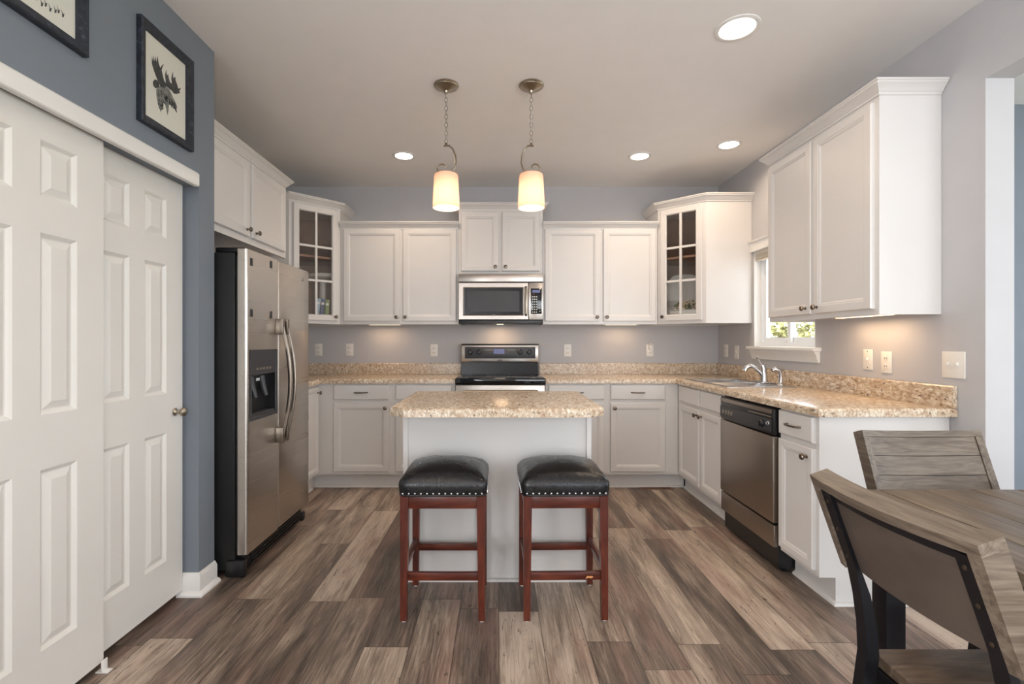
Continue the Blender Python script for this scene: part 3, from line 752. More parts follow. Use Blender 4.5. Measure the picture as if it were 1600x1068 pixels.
MB().box(mx0+.004, mx1-.004, 4.20, 4.55, mz0-.006, mz0+.0035).box(mx0+.004, mx1-.004, 4.192, 4.214, mz0-.010, mz0+.022, bev=.004).build('underside_grille', M_black, r)
MB().box(-.01, .05, 4.40, 4.44, mz0-.009, mz0-.0065).build('cooktop_lamp', M_lamp, r)
area('cooktop_lamp_light', (.02, 4.42, mz0-.014), (0, 0, 0), .12, .08, 1.1, WARM, parent=None)

# ------------------------------------------------------------------ range
r = thing('range', 'stainless and black electric range with rear control panel', 'range', (.02, 4.25, 0))
rx0, rx1 = -.344, .384
MB().box(rx0+.004, rx1-.004, 3.965, 4.585, .10, .895).box(rx0+.02, rx1-.02, 4.02, 4.58, .0, .10).build('oven_body', M_black, r)
ct = MB().box(rx0, rx1, 3.930, 4.50, .892, .917, bev=.006).box(rx0-.003, rx1+.003, 3.925, 3.95, .868, .917, bev=.006)
ct.build('cooktop', M_bglass, r)
for cx, cy, rr in ((-.16, 4.08, .10), (.20, 4.08, .08), (-.16, 4.34, .075), (.20, 4.34, .10)):
    MB().lathe([(rr, .9172), (rr, .9178), (rr-.004, .9178), (rr-.004, .9172)], 32, T(cx, cy, 0), caps=False).build('burner_ring', M_dkgrey, r)
bk = MB().prism([(4.508, .915), (4.588, .915), (4.588, 1.03), (4.515, 1.03)], rx0+.012, rx1-.012, Matrix(((0, 0, 1, 0), (1, 0, 0, 0), (0, 1, 0, 0), (0, 0, 0, 1))))
bk.build('back_riser', M_bglass, r)
MB().box(rx0+.006, rx1-.006, 4.495, 4.588, 1.024, 1.184, bev=.008).build('control_console', M_steelx, r)
MB().box(rx0+.006, rx1-.006, 4.49, 4.588, 1.184, 1.193, bev=.003).build('console_cap', M_black, r)
M = FY(4.495)
MB().box(rx0+.038, rx1-.038, 0, .004, 1.058, 1.165, M, bev=.0018).build('console_glass', M_dkgrey, r)
for x in (-.255, -.170, .205, .288):
    k = MB().lathe([(.024, 0), (.024, .003), (.020, .006), (.018, .022), (.016, .025), (.001, .025)], 24, M @ T(x, .004, 1.118) @ R(-PI/2, 'X'))
    k.box(-.003, .003, -.016, .016, .024, .030, M @ T(x, .004, 1.118) @ R(-PI/2, 'X')); k.build('knob', M_black, r)
MB().box(-.04, .06, .0041, .0046, 1.10, 1.145, M).build('clock_display', M_lcd, r)
mk = MB()
for i in range(6): mk.box(-.125+i*.013, -.117+i*.013, .0041, .0045, 1.135, 1.138, M); mk.box(.085+i*.013, .093+i*.013, .0041, .0045, 1.135, 1.138, M)
mk.build('console_markings', M_nick, r)
badge(r, M, .02, 1.041, .0, .020, .006, M_dkgrey)
od = MB().box(rx0+.002, rx1-.002, 3.935, 3.963, .30, .862, bev=.006).build('oven_door', M_steelx, r)
MB().box(-.22, .26, 3.931, 3.9355, .42, .70, bev=.002).build('oven_window', M_bglass, od)
hd = MB().tube([(-.28, 3.885, .815), (.32, 3.885, .815)], .013, 12)
for x in (-.25, .29): hd.box(x-.014, x+.014, 3.885, 3.936, .805, .825, bev=.003)
hd.build('handle', M_nick, od)
dr = MB().box(rx0+.002, rx1-.002, 3.940, 3.963, .11, .29, bev=.006).build('storage_drawer', M_steelx, r)

# ------------------------------------------------------------------ dishwasher
r = thing('dishwasher', 'stainless dishwasher with black control panel in the right counter run', 'dishwasher', (1.75, 2.86, 0))
y0, y1 = 2.553, 3.164; M = FXm(1.475)
MB().box(1.475, 2.03, y0+.004, y1-.004, .02, .864).build('tub_housing', M_black, r)
o = MB().box(y0, y1, 0, .030, .716, .860, M, bev=.012).build('control_panel', M_black, r)
MB().box(y0+.016, y1-.006, .030, .0325, .732, .800, M, bev=.001).build('control_fascia', M_dkgrey, o)
MB().box(y0+.016, y1-.006, .0255, .0315, .829, .850, M, bev=.002).build('vent_bar', M_steeld, o)
MB().box(y0+.016, 2.80, .030, .033, .812, .817, M).build('latch_slot', M_nick, o)
k = MB().lathe([(.021, 0), (.021, .006), (.017, .016), (.001, .016)], 24, M @ T(2.655, .0325, .768) @ R(-PI/2, 'X')); k.box(-.003, .003, -.015, .015, .015, .021, M @ T(2.655, .0325, .768) @ R(-PI/2, 'X'))
k.build('dial', M_black, o); badge(o, M, 2.600, .777, .033, .014, .009)
bt = MB()
for i in range(4): bt.box(2.99+i*.036, 3.012+i*.036, .0326, .035, .755, .780, M, bev=.001)
bt.build('buttons', M_nick, o)
MB().box(y0+.003, y1-.003, 0, .030, .258, .712, M, bev=.004).build('door', M_steeld, r)
MB().box(y0+.003, y1-.003, 0, .026, .130, .246, M, bev=.004).build('lower_panel', M_steeld, r)
MB().box(1.52, 1.54, y0+.01, y1-.01, .0, .12).box(1.50, 1.53, y0+.012, y0+.045, 0, .06, bev=.004).build('toe_panel', M_black, r)

# ------------------------------------------------------------------ sink, faucet, sprayer
r = thing('kitchen_sink', 'stainless double-bowl sink set into the countertop under the window', 'sink', (1.75, 3.58, ZC1))
ym_ = 3.56
sk = MB(); b1 = (SY0+.02, ym_-.012); b2 = (ym_+.012, SY1-.02); bx0, bx1 = SX0+.012, SX1-.050
grid_slab(sk, [SX0-.018, bx0, bx1, SX1+.014], [SY0-.018, b1[0], b1[1], b2[0], b2[1], SY1+.018],
          lambda u, v: not (bx0 < u < bx1 and (b1[0] < v < b1[1] or b2[0] < v < b2[1])), ZC1+.0006, ZC1+.006, MT, bev=.003)
sk.build('rim', M_sink, r)
for a, b in (b1, b2):
    w = MB(); pr = [(0, .005), (0, -.15), (.02, -.165)]
    q = lambda i, z: [(bx0+i, a+i, z), (bx1-i, a+i, z), (bx1-i, b-i, z), (bx0+i, b-i, z)]
    vs = q(0, ZC1+.004)+q(.006, ZC1-.02)+q(.010, ZC1-.15)+q(.030, ZC1-.170); fs = []
    for k in range(3):
        for j in range(4): fs.append((k*4+j, k*4+(j+1) % 4, (k+1)*4+(j+1) % 4, (k+1)*4+j))
    fs.append((12, 13, 14, 15)); w.add(vs, fs); bo = w.build('bowl', M_sink, r, nrm=False)
    MB().lathe([(.04, ZC1-.1695), (.038, ZC1-.167), (.02, ZC1-.1675), (.001, ZC1-.1675)], 20, T((bx0+bx1)/2, (a+b)/2, 0)).build('drain', M_chrome, bo)
fx, fy, fz = 1.945, 3.555, ZC1+.006
r = thing('kitchen_faucet', 'chrome single-lever faucet arching over the sink', 'faucet', (fx, fy, fz))
MB().box(fx-.028, fx+.024, fy-.12, fy+.12, fz, fz+.009, bev=.004).build('deck_plate', M_chrome, r)
MB().tube([(fx, fy, fz+.006), (fx, fy, fz+.05), (fx-.002, fy, fz+.09), (fx-.008, fy, fz+.125)], [.026, .023, .021, .017], 16).build('body', M_chrome, r)
MB().tube([(fx-.004, fy, fz+.045), (fx-.030, fy+.006, fz+.080), (fx-.060, fy+.012, fz+.108), (fx-.092, fy+.018, fz+.122), (fx-.118, fy+.024, fz+.110), (fx-.128, fy+.027, fz+.085)], [.015, .014, .014, .016, .019, .020], 14).build('spout', M_chrome, r)
MB().tube([(fx-.006, fy, fz+.115), (fx-.024, fy+.003, fz+.145), (fx-.044, fy+.005, fz+.178)], [.010, .006, .005], 10).lathe([(.001, -.009), (.007, -.006), (.009, 0), (.007, .006), (.001, .009)], 12, T(fx-.046, fy+.005, fz+.182)).build('lever', M_chrome, r)
sy = 3.345
r = thing('side_sprayer', 'chrome side sprayer standing right of the faucet', 'sprayer', (fx, sy, fz))
MB().lathe([(.024, 0), (.022, .008), (.016, .014), (.014, .02)], 16, T(fx, sy, fz)).build('base', M_chrome, r)
MB().tube([(fx, sy, fz+.018), (fx, sy, fz+.075), (fx-.010, sy, fz+.100), (fx-.034, sy+.004, fz+.112), (fx-.056, sy+.006, fz+.100)], [.013, .013, .015, .015, .012], 14).build('spray_head', M_chrome, r)

# ------------------------------------------------------------------ bar stools
def make_stool(label):
    r = thing('bar_stool', label, 'bar stool', (0, 0, 0), 'bar stools at the island')
    w, dp = .366, .336; hx, hy = w/2, dp/2; L = .036
    for sx in (-1, 1):
        for sy in (-1, 1):
            b = MB(); xo, yo = sx*hx, sy*hy; xi, yi = xo-sx*L, yo-sy*L; xb, yb = xo-sx*.028, yo-sy*.028
            b.add([(xo, yo, .006), (xb, yo, .006), (xb, yb, .006), (xo, yb, .006), (xo, yo, .545), (xi, yo, .545), (xi, yi, .545), (xo, yi, .545)],
                  [(0, 1, 2, 3), (4, 5, 6, 7), (0, 1, 5, 4), (1, 2, 6, 5), (2, 3, 7, 6), (3, 0, 4, 7)])
            o = b.build('leg', M_chz, r)
            MB().lathe([(.010, 0), (.011, .003), (.010, .0065)], 12, T((xo+xb)/2, (yo+yb)/2, 0)).build('foot_glide', M_label, o)
    for s in (-1, 1):
        MB().box(-hx+L, hx-L, s*hy-s*.004, s*hy-s*.024, .490, .544, bev=.0015).build('apron', M_chx, r)
        MB().box(s*hx-s*.004, s*hx-s*.024, -hy+L, hy-L, .490, .544, bev=.0015).build('apron', M_chy, r)
    MB().box(-hx+.03, hx-.03, -hy+.006, -hy+.026, .178, .212, bev=.002).build('stretcher', M_chx, r)
    MB().box(-hx+.03, hx-.03, hy-.026, hy-.006, .178, .212, bev=.002).build('stretcher', M_chx, r)
    for s in (-1, 1): MB().box(s*hx-s*.006, s*hx-s*.026, -hy+.03, hy-.03, .215, .245, bev=.002).build('stretcher', M_chy, r)
    # cushion
    ex, ey = hx+.006, hy+.006; N = 28; vs = []; fs = []
    prof = [(-.006, .546), (.0, .549), (.004, .562), (.006, .590), (.003, .606), (-.006, .617)]
    def sq(t, e):   # rounded square ring
        c, s_ = math.cos(t), math.sin(t); p = 2/12.0
        return (math.copysign(abs(c)**p, c), math.copysign(abs(s_)**p, s_))
    K = 72
    for o_, z in prof:
        for i in range(K):
            a = 2*PI*i/K; c, s_ = sq(a, 0); vs.append((c*(ex+o_), s_*(ey+o_), z))
    tops = 12
    for k in range(1, tops):
        q = 1-k/tops
        for i in range(K):
            a = 2*PI*i/K; c, s_ = sq(a, 0)
            x, y = c*(ex-.006)*q, s_*(ey-.006)*q
            X, Y = x/ex, y/ey
            z = .617+.056*((1-X*X)*(1-Y*Y))**.55
            m = max(abs(X), abs(Y)); z -= .0035*math.exp(-((m-.78)/.02)**2)
            z -= .003*math.exp(-(X/.018)**2)
            vs.append((x, y, z))
    n = len(prof)+tops-1
    for k in range(n-1):
        for i in range(K): j = (i+1) % K; fs.append((k*K+i, k*K+j, (k+1)*K+j, (k+1)*K+i))
    vs.append((0, 0, .670)); c = len(vs)-1
    for i in range(K): fs.append(((n-1)*K+i, (n-1)*K+(i+1) % K, c))
    fs.append(list(range(K))[::-1])
    MB().add(vs, fs).build('seat_cushion', M_leather, r, smooth=60)
    MB().tube([(ex*1.0*sq(2*PI*i/K, 0)[0], ey*1.0*sq(2*PI*i/K, 0)[1], .549) for i in range(K)], .0045, 6, closed=True).build('piping', M_leather, r)
    nh = MB().lathe([(.0048, 0), (.0042, .0022), (.0022, .0038), (.0003, .0042)], 10).build('nail_head', M_chrome, r)
    first = True; cnt = 14
    for s in range(4):
        for i in range(cnt):
            t = -1+2*(i+.5)/cnt
            if s == 0: loc, rot = (t*hx, -ey-.0035, .559), (PI/2, 0, 0)
            elif s == 1: loc, rot = (t*hx, ey+.0035, .559), (-PI/2, 0, 0)
            elif s == 2: loc, rot = (ex+.0035, t*hy, .559), (0, PI/2, 0)
            else: loc, rot = (-ex-.0035, t*hy, .559), (0, -PI/2, 0)
            o = nh if first else nh.copy()
            if not first: COL.objects.link(o); o.parent = r
            first = False; o.location = loc; o.rotation_euler = rot
    return r
s1 = make_stool('cherry wood bar stool with black leather seat, left of the two')
s2 = copy_tree(s1); s2['label'] = 'cherry wood bar stool with scuffed black seat and chipped front rail, right of the two'
s1.location = (-.239, 2.265, 0); s2.location = (.291, 2.270, 0); s2.rotation_euler = (0, 0, math.radians(1.2))
ch = MB().prism([(.085, 0), (.098, .004), (.108, .001), (.118, .006), (.112, .012), (.100, .010), (.092, .013), (.088, .007)], -.1705, -.1697, Matrix(((1, 0, 0, 0), (0, 0, 1, 0), (0, 1, 0, .188), (0, 0, 0, 1))))
c0 = bpy.data.meshes.new('paint_chip'); c0.from_pydata([tuple(v) for v in ch.v], [], ch.f); c0.materials.append(plain('raw_chipped_wood', srgb(214, 150, 96), .7))
co = bpy.data.objects.new('paint_chip', c0); COL.objects.link(co); co.parent = s2; co['label'] = 'pale chip in the front rail'

# ------------------------------------------------------------------ pendants
def make_pendant():
    r = thing('pendant_light', 'nickel chain pendant light with frosted shade, left of the two', 'pendant light', (0, 0, 0), 'pendants over the island')
    z = lambda v: v-HC
    MB().lathe([(.001, 0), (.070, 0), (.071, -.006), (.066, -.010), (.064, -.014), (.050, -.020), (.030, -.028), (.014, -.036), (.011, -.046), (.006, -.052), (.001, -.052)], 32).build('canopy', M_nick, r)
    chn = MB(); zt = -.050; zb = z(2.340); n = 12; step = (zt-zb)/n; rl = step*.62
    for i in range(n):
        zc = zt-step*(i+.5); pts = []
        for k in range(16):
            a = 2*PI*k/16; h = rl*math.sin(a); w = .0085*math.cos(a)
            pts.append((w, 0, zc+h) if i % 2 else (0.3*w, w, zc+h))
        chn.tube(pts, .0017, 6, closed=True)
    chn.build('chain', M_nick, r)
    MB().tube([(.002, .002, -.05), (-.002, .001, -.18), (.001, -.001, zb)], .0016, 6).build('cord', M_label, r)
    st = z(2.168)
    arm = [(-.014, 0, st+.158), (0, 0, st+.162), (.018, 0, st+.160), (.038, 0, st+.142), (.052, 0, st+.105), (.056, 0, st+.065), (.048, 0, st+.028), (.028, 0, st+.004), (.0, 0, st-.012),
           ]
    MB().tube(arm, [.007, .009, .009, .009, .009, .009, .009, .009, .009], 8, flat=.6).lathe([(.007, 0), (.010, .004), (.006, .014), (.001, .018)], 12, T(0, 0, st+.162)).build('arm', M_nick, r)
    sc = [(.0, 0, st-.006), (-.030, 0, st-.004), (-.047, 0, st+.012), (-.050, 0, st+.034), (-.038, 0, st+.053), (-.018, 0, st+.056), (-.002, 0, st+.044), (-.006, 0, st+.032)]
    MB().tube(sc, [.008]*6+[.007, .005], 8, flat=.6).build('scroll', M_nick, r)
    h = .195
    MB().lathe([(.004, st-.001), (.058, st-.001), (.066, st-.006), (.0685, st-.02), (.073, st-.11), (.077, st-h), (.0735, st-h), (.0695, st-.11), (.064, st-.02), (.056, st-.008), (.004, st-.006)], 40, caps=False).build('shade', M_shade, r)
    MB().lathe([(.016, st-.008), (.016, st-.05), (.014, st-.055)], 16).build('socket', M_nick, r)
    MB().lathe([(.010, st-.052), (.014, st-.065), (.026, st-.092), (.028, st-.108), (.022, st-.126), (.010, st-.135), (.001, st-.137)], 20, caps=False).build('bulb', M_bulb, r)
    return r
def bulb_light(x, y):
    l = bpy.data.lights.new('pendant_bulb_light', 'POINT'); l.energy = 2.0; l.color = (1, .80, .60); l.shadow_soft_size = .02
    o = bpy.data.objects.new('pendant_bulb_light', l); COL.objects.link(o); o.location = (x, y, 2.168-.155)
p1 = make_pendant(); p2 = copy_tree(p1)
p2['label'] = 'nickel chain pendant light with frosted shade, right of the two'
p1.location = (-.295, 2.775, HC); p2.location = (.190, 2.775, HC); p2.rotation_euler = (0, 0, PI)
bulb_light(-.295, 2.775); bulb_light(.190, 2.775)

# ------------------------------------------------------------------ recessed lights
DL = [(1.118, 2.272, .100, 'large recessed ceiling light nearest the camera, above the right counter'),
      (-.740, 3.83, .090, 'recessed ceiling light on the left, beside the left pendant'),
      (1.120, 3.84, .090, 'recessed ceiling light right of the pendants'),
      (1.717, 3.615, .090, 'recessed ceiling light above the sink')]
def make_down(rr, label):
    r = thing('recessed_light', label, 'ceiling light', (0, 0, HC), 'recessed ceiling lights')
    MB().lathe([(rr, 0), (rr, -.003), (rr-.006, -.006), (rr-.020, -.005), (rr-.024, -.001), (rr-.024, 0)], 36, T(0, 0, HC), caps=False).build('trim_ring', M_trim, r)
    MB().lathe([(.001, -.0015), (rr-.023, -.0015), (rr-.023, -.0005), (.001, -.0005)], 36, T(0, 0, HC)).build('lens', M_led, r)
    return r
DL += [(-.74, .60, .09, 'unseen fill light added in the ceiling above the closet side'), (.25, -1.3, .09, 'unseen fill light added in the ceiling over the rear of the dining area'), (1.5, .30, .09, 'unseen fill light added in the ceiling above the dining table')]  # three downlights out of view, added for fill light
for x, y, rr, lb in DL:
    d = make_down(rr, lb); d.location = (x, y, HC)
    area('downlight', (x, y, HC-.008), (0, 0, 0), .14, .14, 3.9, (1, .77, .56), 'DISK', 150)

# under-cabinet lights
def puck(x, y, z, w, l, label, p, off=0):
    r = thing('under_cabinet_light', label, 'under-cabinet light', (x, y, z-.02), 'under-cabinet lights')
    MB().box(x-w/2, x+w/2, y-l/2, y+l/2, z-.010, z, bev=.003).build('housing', M_trim, r)
    MB().box(x-w/2+.012, x+w/2-.012, y-l/2+.02, y+l/2-.02, z-.0115, z-.0095).build('lens', M_lamp, r)
    area('under_cabinet_glow', (x, y+off, z-.026), (0, 0, 0), max(.03, w-.02), max(.03, l-.04), p, WARM)
puck(1.965, 2.62, 1.357, .07, .40, 'slim white light under the large cabinet on the right wall', 1.1)
puck(-1.04, 4.47, 1.377, .30, .07, 'slim light under the cabinet left of the microwave', .45)
puck(1.13, 4.47, 1.377, .30, .07, 'slim light under the cabinet right of the microwave', .45)

# ------------------------------------------------------------------ outlets and switches
def plate(M, u, v, kind, label, w=.070, h=.115, group='outlets and switches'):
    loc = M @ Vector((u, 0, v-h/2)); r = thing('wall_outlet' if 'outlet' in kind else 'light_switch', label, 'outlet' if 'outlet' in kind else 'switch', loc, group)
    MB().box(u-w/2, u+w/2, 0.0005, .006, v-h/2, v+h/2, M, bev=.002).build('cover_plate', M_plate, r)
    if kind == 'outlet':
        for s in (-1, 1):
            MB().box(u-.016, u+.016, .006, .008, v+s*.021-.013, v+s*.021+.013, M, bev=.0009).build('receptacle', M_plate, r)
            MB().box(u-.008, u-.005, .008, .0085, v+s*.021-.005, v+s*.021+.005, M).box(u+.005, u+.008, .008, .0085, v+s*.021-.005, v+s*.021+.005, M).build('slots', M_slot, r)
    else:
        n = 2 if w > .1 else 1
        for i in range(n):
            c = u+(i-(n-1)/2)*.046
            MB().box(c-.005, c+.005, .006, .017, v-.004, v+.012, M, bev=.002).build('toggle', M_plate, r)
            sc = MB()
            for s in (-1, 1): sc.lathe([(.0035, 0), (.003, .001), (.0005, .0012)], 10, M @ T(c, .006, v+s*.030 if n == 2 else v+s*.045) @ R(-PI/2, 'X'))
            sc.build('screws', M_knob if n == 1 else M_plate, r)
    return r
MBk = FY(YB); MRt = FXm(XR)
plate(MBk, -1.695, 1.137, 'outlet', 'outlet on the back wall nearest the refrigerator')
plate(MBk, -1.402, 1.137, 'outlet', 'outlet on the back wall below the left corner cabinet edge, second from the refrigerator')
plate(MBk, -.604, 1.131, 'outlet', 'outlet on the back wall just left of the range')
plate(MBk, .658, 1.131, 'outlet', 'outlet on the back wall just right of the range')
plate(MBk, 1.437, 1.131, 'outlet', 'outlet with a night light plugged in, right end of the back wall')
plate(MRt, 4.430, 1.130, 'outlet', 'narrow outlet on the right wall nearest the back corner')
plate(MRt, 4.235, 1.122, 'switch', 'switch on the right wall between the back corner and the window')
plate(MRt, 2.732, 1.112, 'switch', 'single switch with dark screws under the large right cabinet')
plate(MRt, 2.602, 1.102, 'outlet', 'outlet right of the single switch under the large right cabinet')
plate(MRt, 2.219, 1.106, 'switch', 'wide double switch plate at the right end of the counter', w=.112, h=.122)
r = thing('night_light', 'small white plug-in night light in the back wall outlet', 'night light', (1.437, YB-.02, 1.12))
MB().box(1.422, 1.452, .009, .030, 1.140, 1.185, MBk, bev=.005).build('housing', M_plate, r)
MB().box(1.424, 1.450, .012, .028, 1.185, 1.202, MBk, bev=.006).build('cap', M_china, r)

# ------------------------------------------------------------------ floor register
r = thing('floor_register', 'tan metal floor vent by the toe kick in the back right corner', 'floor vent', (1.30, 4.015, 0))
MB().rings([(1.17, 1.44, 3.985, 4.045, 0), (1.17, 1.44, 3.985, 4.045, .004), (1.185, 1.425, 3.999, 4.031, .006), (1.185, 1.425, 3.999, 4.031, .001)], MT, closed=True).build('frame', M_vent, r)
MB().box(1.18, 1.43, 3.99, 4.04, .0005, .002).build('damper', M_slot, r)
lv = MB()
for i in range(18): lv.box(1.19+i*.0132, 1.193+i*.0132, 4.000, 4.030, .0022, .0055)
lv.build('louvers', M_vent, r)

# ------------------------------------------------------------------ framed prints
def framed(name, label, y0, y1, z0, z1):
    r = thing(name, label, 'picture', (XP, (y0+y1)/2, z0), 'framed animal prints above the closet')
    b = .037
    q = lambda i, d: (y0+i, y1-i, z0+i, z1-i, d); M = FXp(XP)
    f = MB().rings([q(0, .001), q(0, .022), q(.004, .026), q(.014, .024), q(.018, .020), q(.028, .018), q(.032, .014), q(b, .012), q(b, .001)], M, closed=True)
    f.build('frame', M_frame, r)
    MB().box(y0+b-.002, y1-b+.002, .003, .006, z0+b-.002, z1-b+.002, M).build('paper', M_paper, r)
    return r, M, (y0+b, y1-b, z0+b, z1-b)
pr, Mp, (a0, a1, c0_, c1_) = framed('framed_print', 'dark framed moose head print over the right closet door', 1.930, 2.262, 2.092, 2.512)
def art(par, M, box, polys, mat, name, d):
    a0, a1, c0, c1 = box; mb = MB()
    for P in polys:
        mb.prism([(a0+u*(a1-a0), c0+v*(c1-c0)) for u, v in P], d, d+.0003, M @ Matrix(((1, 0, 0, 0), (0, 0, 1, 0), (0, 1, 0, 0), (0, 0, 0, 1))))
    return mb.build(name, mat, par, smooth=0)
def uv(P): return [((x-95)/282, (770+(x-88)*.616-y)/((770+(x-88)*.616)-(170+(x-102)*.881))) for x, y in P]
head = [uv([(185, 560), (215, 552), (238, 565), (258, 580), (272, 610), (285, 640), (300, 668), (313, 700), (314, 716), (306, 724), (294, 718), (284, 700), (268, 688), (256, 690), (252, 730), (246, 768), (238, 730), (232, 700), (222, 680), (212, 690), (204, 715), (198, 748), (190, 715), (180, 690), (172, 640), (168, 590)])]
antl = [uv(P) for P in (
 [(196, 560), (178, 520), (160, 470), (146, 425), (141, 395), (142, 350), (150, 392), (152, 345), (160, 388), (166, 350), (171, 392), (178, 345), (185, 400), (196, 430), (208, 410), (222, 402), (212, 418), (205, 445), (214, 490), (222, 520), (240, 548), (232, 568), (214, 572)],
 [(236, 560), (232, 520), (228, 480), (236, 440), (240, 485), (248, 470), (254, 500), (262, 530), (276, 540), (272, 500), (283, 452), (286, 500), (300, 490), (304, 520), (314, 545), (322, 575), (342, 572), (330, 596), (338, 605), (310, 614), (290, 610), (275, 590), (256, 575)],
 [(186, 570), (165, 580), (150, 560), (148, 535), (160, 515), (176, 520), (190, 545)])]
art(pr, Mp, (a0, a1, c0_, c1_), head, M_ink2, 'moose_head_drawing', .0062)
art(pr, Mp, (a0, a1, c0_, c1_), antl, M_ink, 'antler_drawing', .0064)
strokes = []
rn = random.Random(5)
for i in range(60):
    x = rn.uniform(178, 300); y = 575+(x-178)*.95+rn.uniform(-16, 26)
    if x < 215: y = rn.uniform(580, 700)
    l = rn.uniform(12, 34); strokes.append(uv([(x, y), (x+3, y+1), (x+5+l*.3, y+l), (x+l*.25, y+l)]))
art(pr, Mp, (a0, a1, c0_, c1_), strokes, M_ink, 'pencil_hatching', .0066)
pr, Mp, bx = framed('framed_print', 'dark framed print partly out of view, top left above the closet', 1.323, 1.682, 2.192, 2.612)
st = []
for i in range(14):
    u = .12+.055*i+rn.uniform(-.01, .01); v = .12+rn.uniform(-.03, .05); st.append([(u, v), (u+.02, v+.01), (u+.03, v+.05), (u+.012, v+.035), (u-.012, v+.07), (u+.002, v+.03)])
for u in (.30, .42, .55): st.append([(u, .16), (u+.02, .16), (u+.03, .55), (u-.01, .55)])
st.append([(.26, .5), (.62, .5), (.70, .62), (.60, .74), (.40, .72), (.24, .64)])
art(pr, Mp, bx, st, M_ink, 'sketch_drawing', .0062)

# ------------------------------------------------------------------ things in the glass cabinets
def tray(name, label, cx, cy, z, w, h, rotz, lean, lobes=True):
    r = thing(name, label, 'platter', (cx, cy, z)); M = T(cx, cy, z) @ R(rotz, 'Z') @ R(lean, 'X')
    pts = []
    for i in range(40):
        a = 2*PI*i/40; k = 1+(.05*math.cos(4*a) if lobes else 0)
        c, s_ = math.cos(a), math.sin(a); pts.append((math.copysign(abs(c)**.5, c)*w/2*k, math.copysign(abs(s_)**.5, s_)*h/2*k))
    mb = MB(); vs = []; fs = []; n = len(pts)
    for sc, d in ((1.0, -.012), (1.0, -.006), (.88, 0), (.74, .010), (.1, .010)):
        for x, y in pts: vs.append((x*sc, d, h/2+y*sc))
    for k in range(4):
        for i in range(n): fs.append((k*n+i, k*n+(i+1) % n, (k+1)*n+(i+1) % n, (k+1)*n+i))
    fs.append([4*n+i for i in range(n)]); fs.append(list(range(n))[::-1])
    mb.add(vs, fs, M); mb.build('dish', M_china, r); return r
tray('serving_platter', 'large white scalloped platter leaning inside the right glass corner cabinet', 1.665, 4.375, 1.397, .32, .42, -.45, -.16)
r = thing('pedestal_stand', 'white pedestal cake stand inside the left glass corner cabinet', 'cake stand', (-1.585, 4.405, ZU0+.0305))
MB().lathe([(.001, 0), (.085, 0), (.088, .008), (.060, .018), (.030, .040), (.026, .10), (.030, .20), (.028, .34), (.040, .372), (.12, .384), (.138, .392), (.146, .412), (.143, .420), (.132, .400), (.001, .396)], 36, T(-1.585, 4.405, ZU0+.0305)).build('stand', M_china, r)
M_b = [plain('pale_blue_book', srgb(150, 178, 196), .6), plain('navy_book_cover', srgb(62, 84, 118), .6), plain('green_book_cover', srgb(120, 140, 84), .6)]
for i, (lb, hh) in enumerate((('pale blue upright book inside the left glass corner cabinet', .19), ('navy upright book behind the glass, middle of three', .185), ('green upright book behind the glass, rightmost of three', .18))):
    bx, by = -1.575+i*.036, 4.225+i*.016; M = T(bx, by, ZU0+.0305) @ R(.35, 'Z') @ R(.10-.02*i, 'Y')
    r = thing('book', lb, 'book', (bx, by, ZU0+.031), 'books in the left corner cabinet')
    MB().box(-.016, .016, -.06, .06, 0, hh, M, bev=.002).build('cover', M_b[i], r)
    MB().box(-.011, .011, -.0605, -.058, hh-.05, hh-.03, M).build('spine_band', M_label, r)
px, py, pz = 1.625, 4.228, ZU0+.0305
r = thing('flower_planter', 'small cream planter box of dried flowers inside the right glass cabinet', 'flower arrangement', (px, py, pz))
Mq = T(px, py, pz) @ R(-PI/4, 'Z')
MB().rings([(-.10, .10, -.035, .035, 0), (-.115, .115, -.045, .045, .085), (-.120, .120, -.05, .05, .09), (-.112, .112, -.042, .042, .09), (-.10, .10, -.035, .035, .02)], Mq @ MT).build('box', M_china, r)
fl = [plain('cream_flower', srgb(222, 208, 180), .8), plain('sage_leaf', srgb(120, 124, 92), .8)]
rn = random.Random(11)
for k in range(2):
    mb = MB()
    for i in range(46):
        x, y, z = rn.uniform(-.09, .10), rn.uniform(-.035, .035), rn.uniform(.075, .135+.04*(rn.random()))
        s = rn.uniform(.006, .014); Mi = Mq @ T(x, y, z) @ R(rn.uniform(0, 3), 'X') @ R(rn.uniform(0, 3), 'Z')
        mb.lathe([(.001, -s), (s*.8, -s*.5), (s, 0), (s*.7, s*.5), (.001, s*.6)], 7, Mi)
    mb.build('blossoms' if k == 0 else 'leaves', fl[k], r)

# ------------------------------------------------------------------ dining table
TX0, TX1, TY0, TY1, TZ = 1.015, 2.000, -.05, 1.480, .762
r = thing('dining_table', 'weathered plank dining table in the right foreground', 'table', ((TX0+TX1)/2, .7, 0))
n = 7; pw = (TX1-TX0-.0)/n; tp = MB()
for i in range(n): tp.box(TX0+i*pw+.0012, TX0+(i+1)*pw-.0012, TY0, TY1, TZ-.028, TZ, bev=.0025)
tp.box(TX0+.004, TX1-.004, TY0+.004, TY1-.004, TZ-.0285, TZ-.006)
tp.build('tabletop', M_gwy, r)
MB().box(TX0+.075, TX0+.1, TY0+.1, TY1-.1, .645, TZ-.029).box(TX1-.1, TX1-.075, TY0+.1, TY1-.1, .645, TZ-.029).box(TX0+.1, TX1-.1, TY0+.1, TY0+.125, .645, TZ-.029).box(TX0+.1, TX1-.1, TY1-.115, TY1-.09, .645, TZ-.029).build('apron', M_seatw, r)
for x0 in (1.112, 1.848):
    for y0 in (.05, 1.392):
        MB().box(x0, x0+.056, y0, y0+.055, 0, .732, bev=.002).build('leg', M_metal, r)

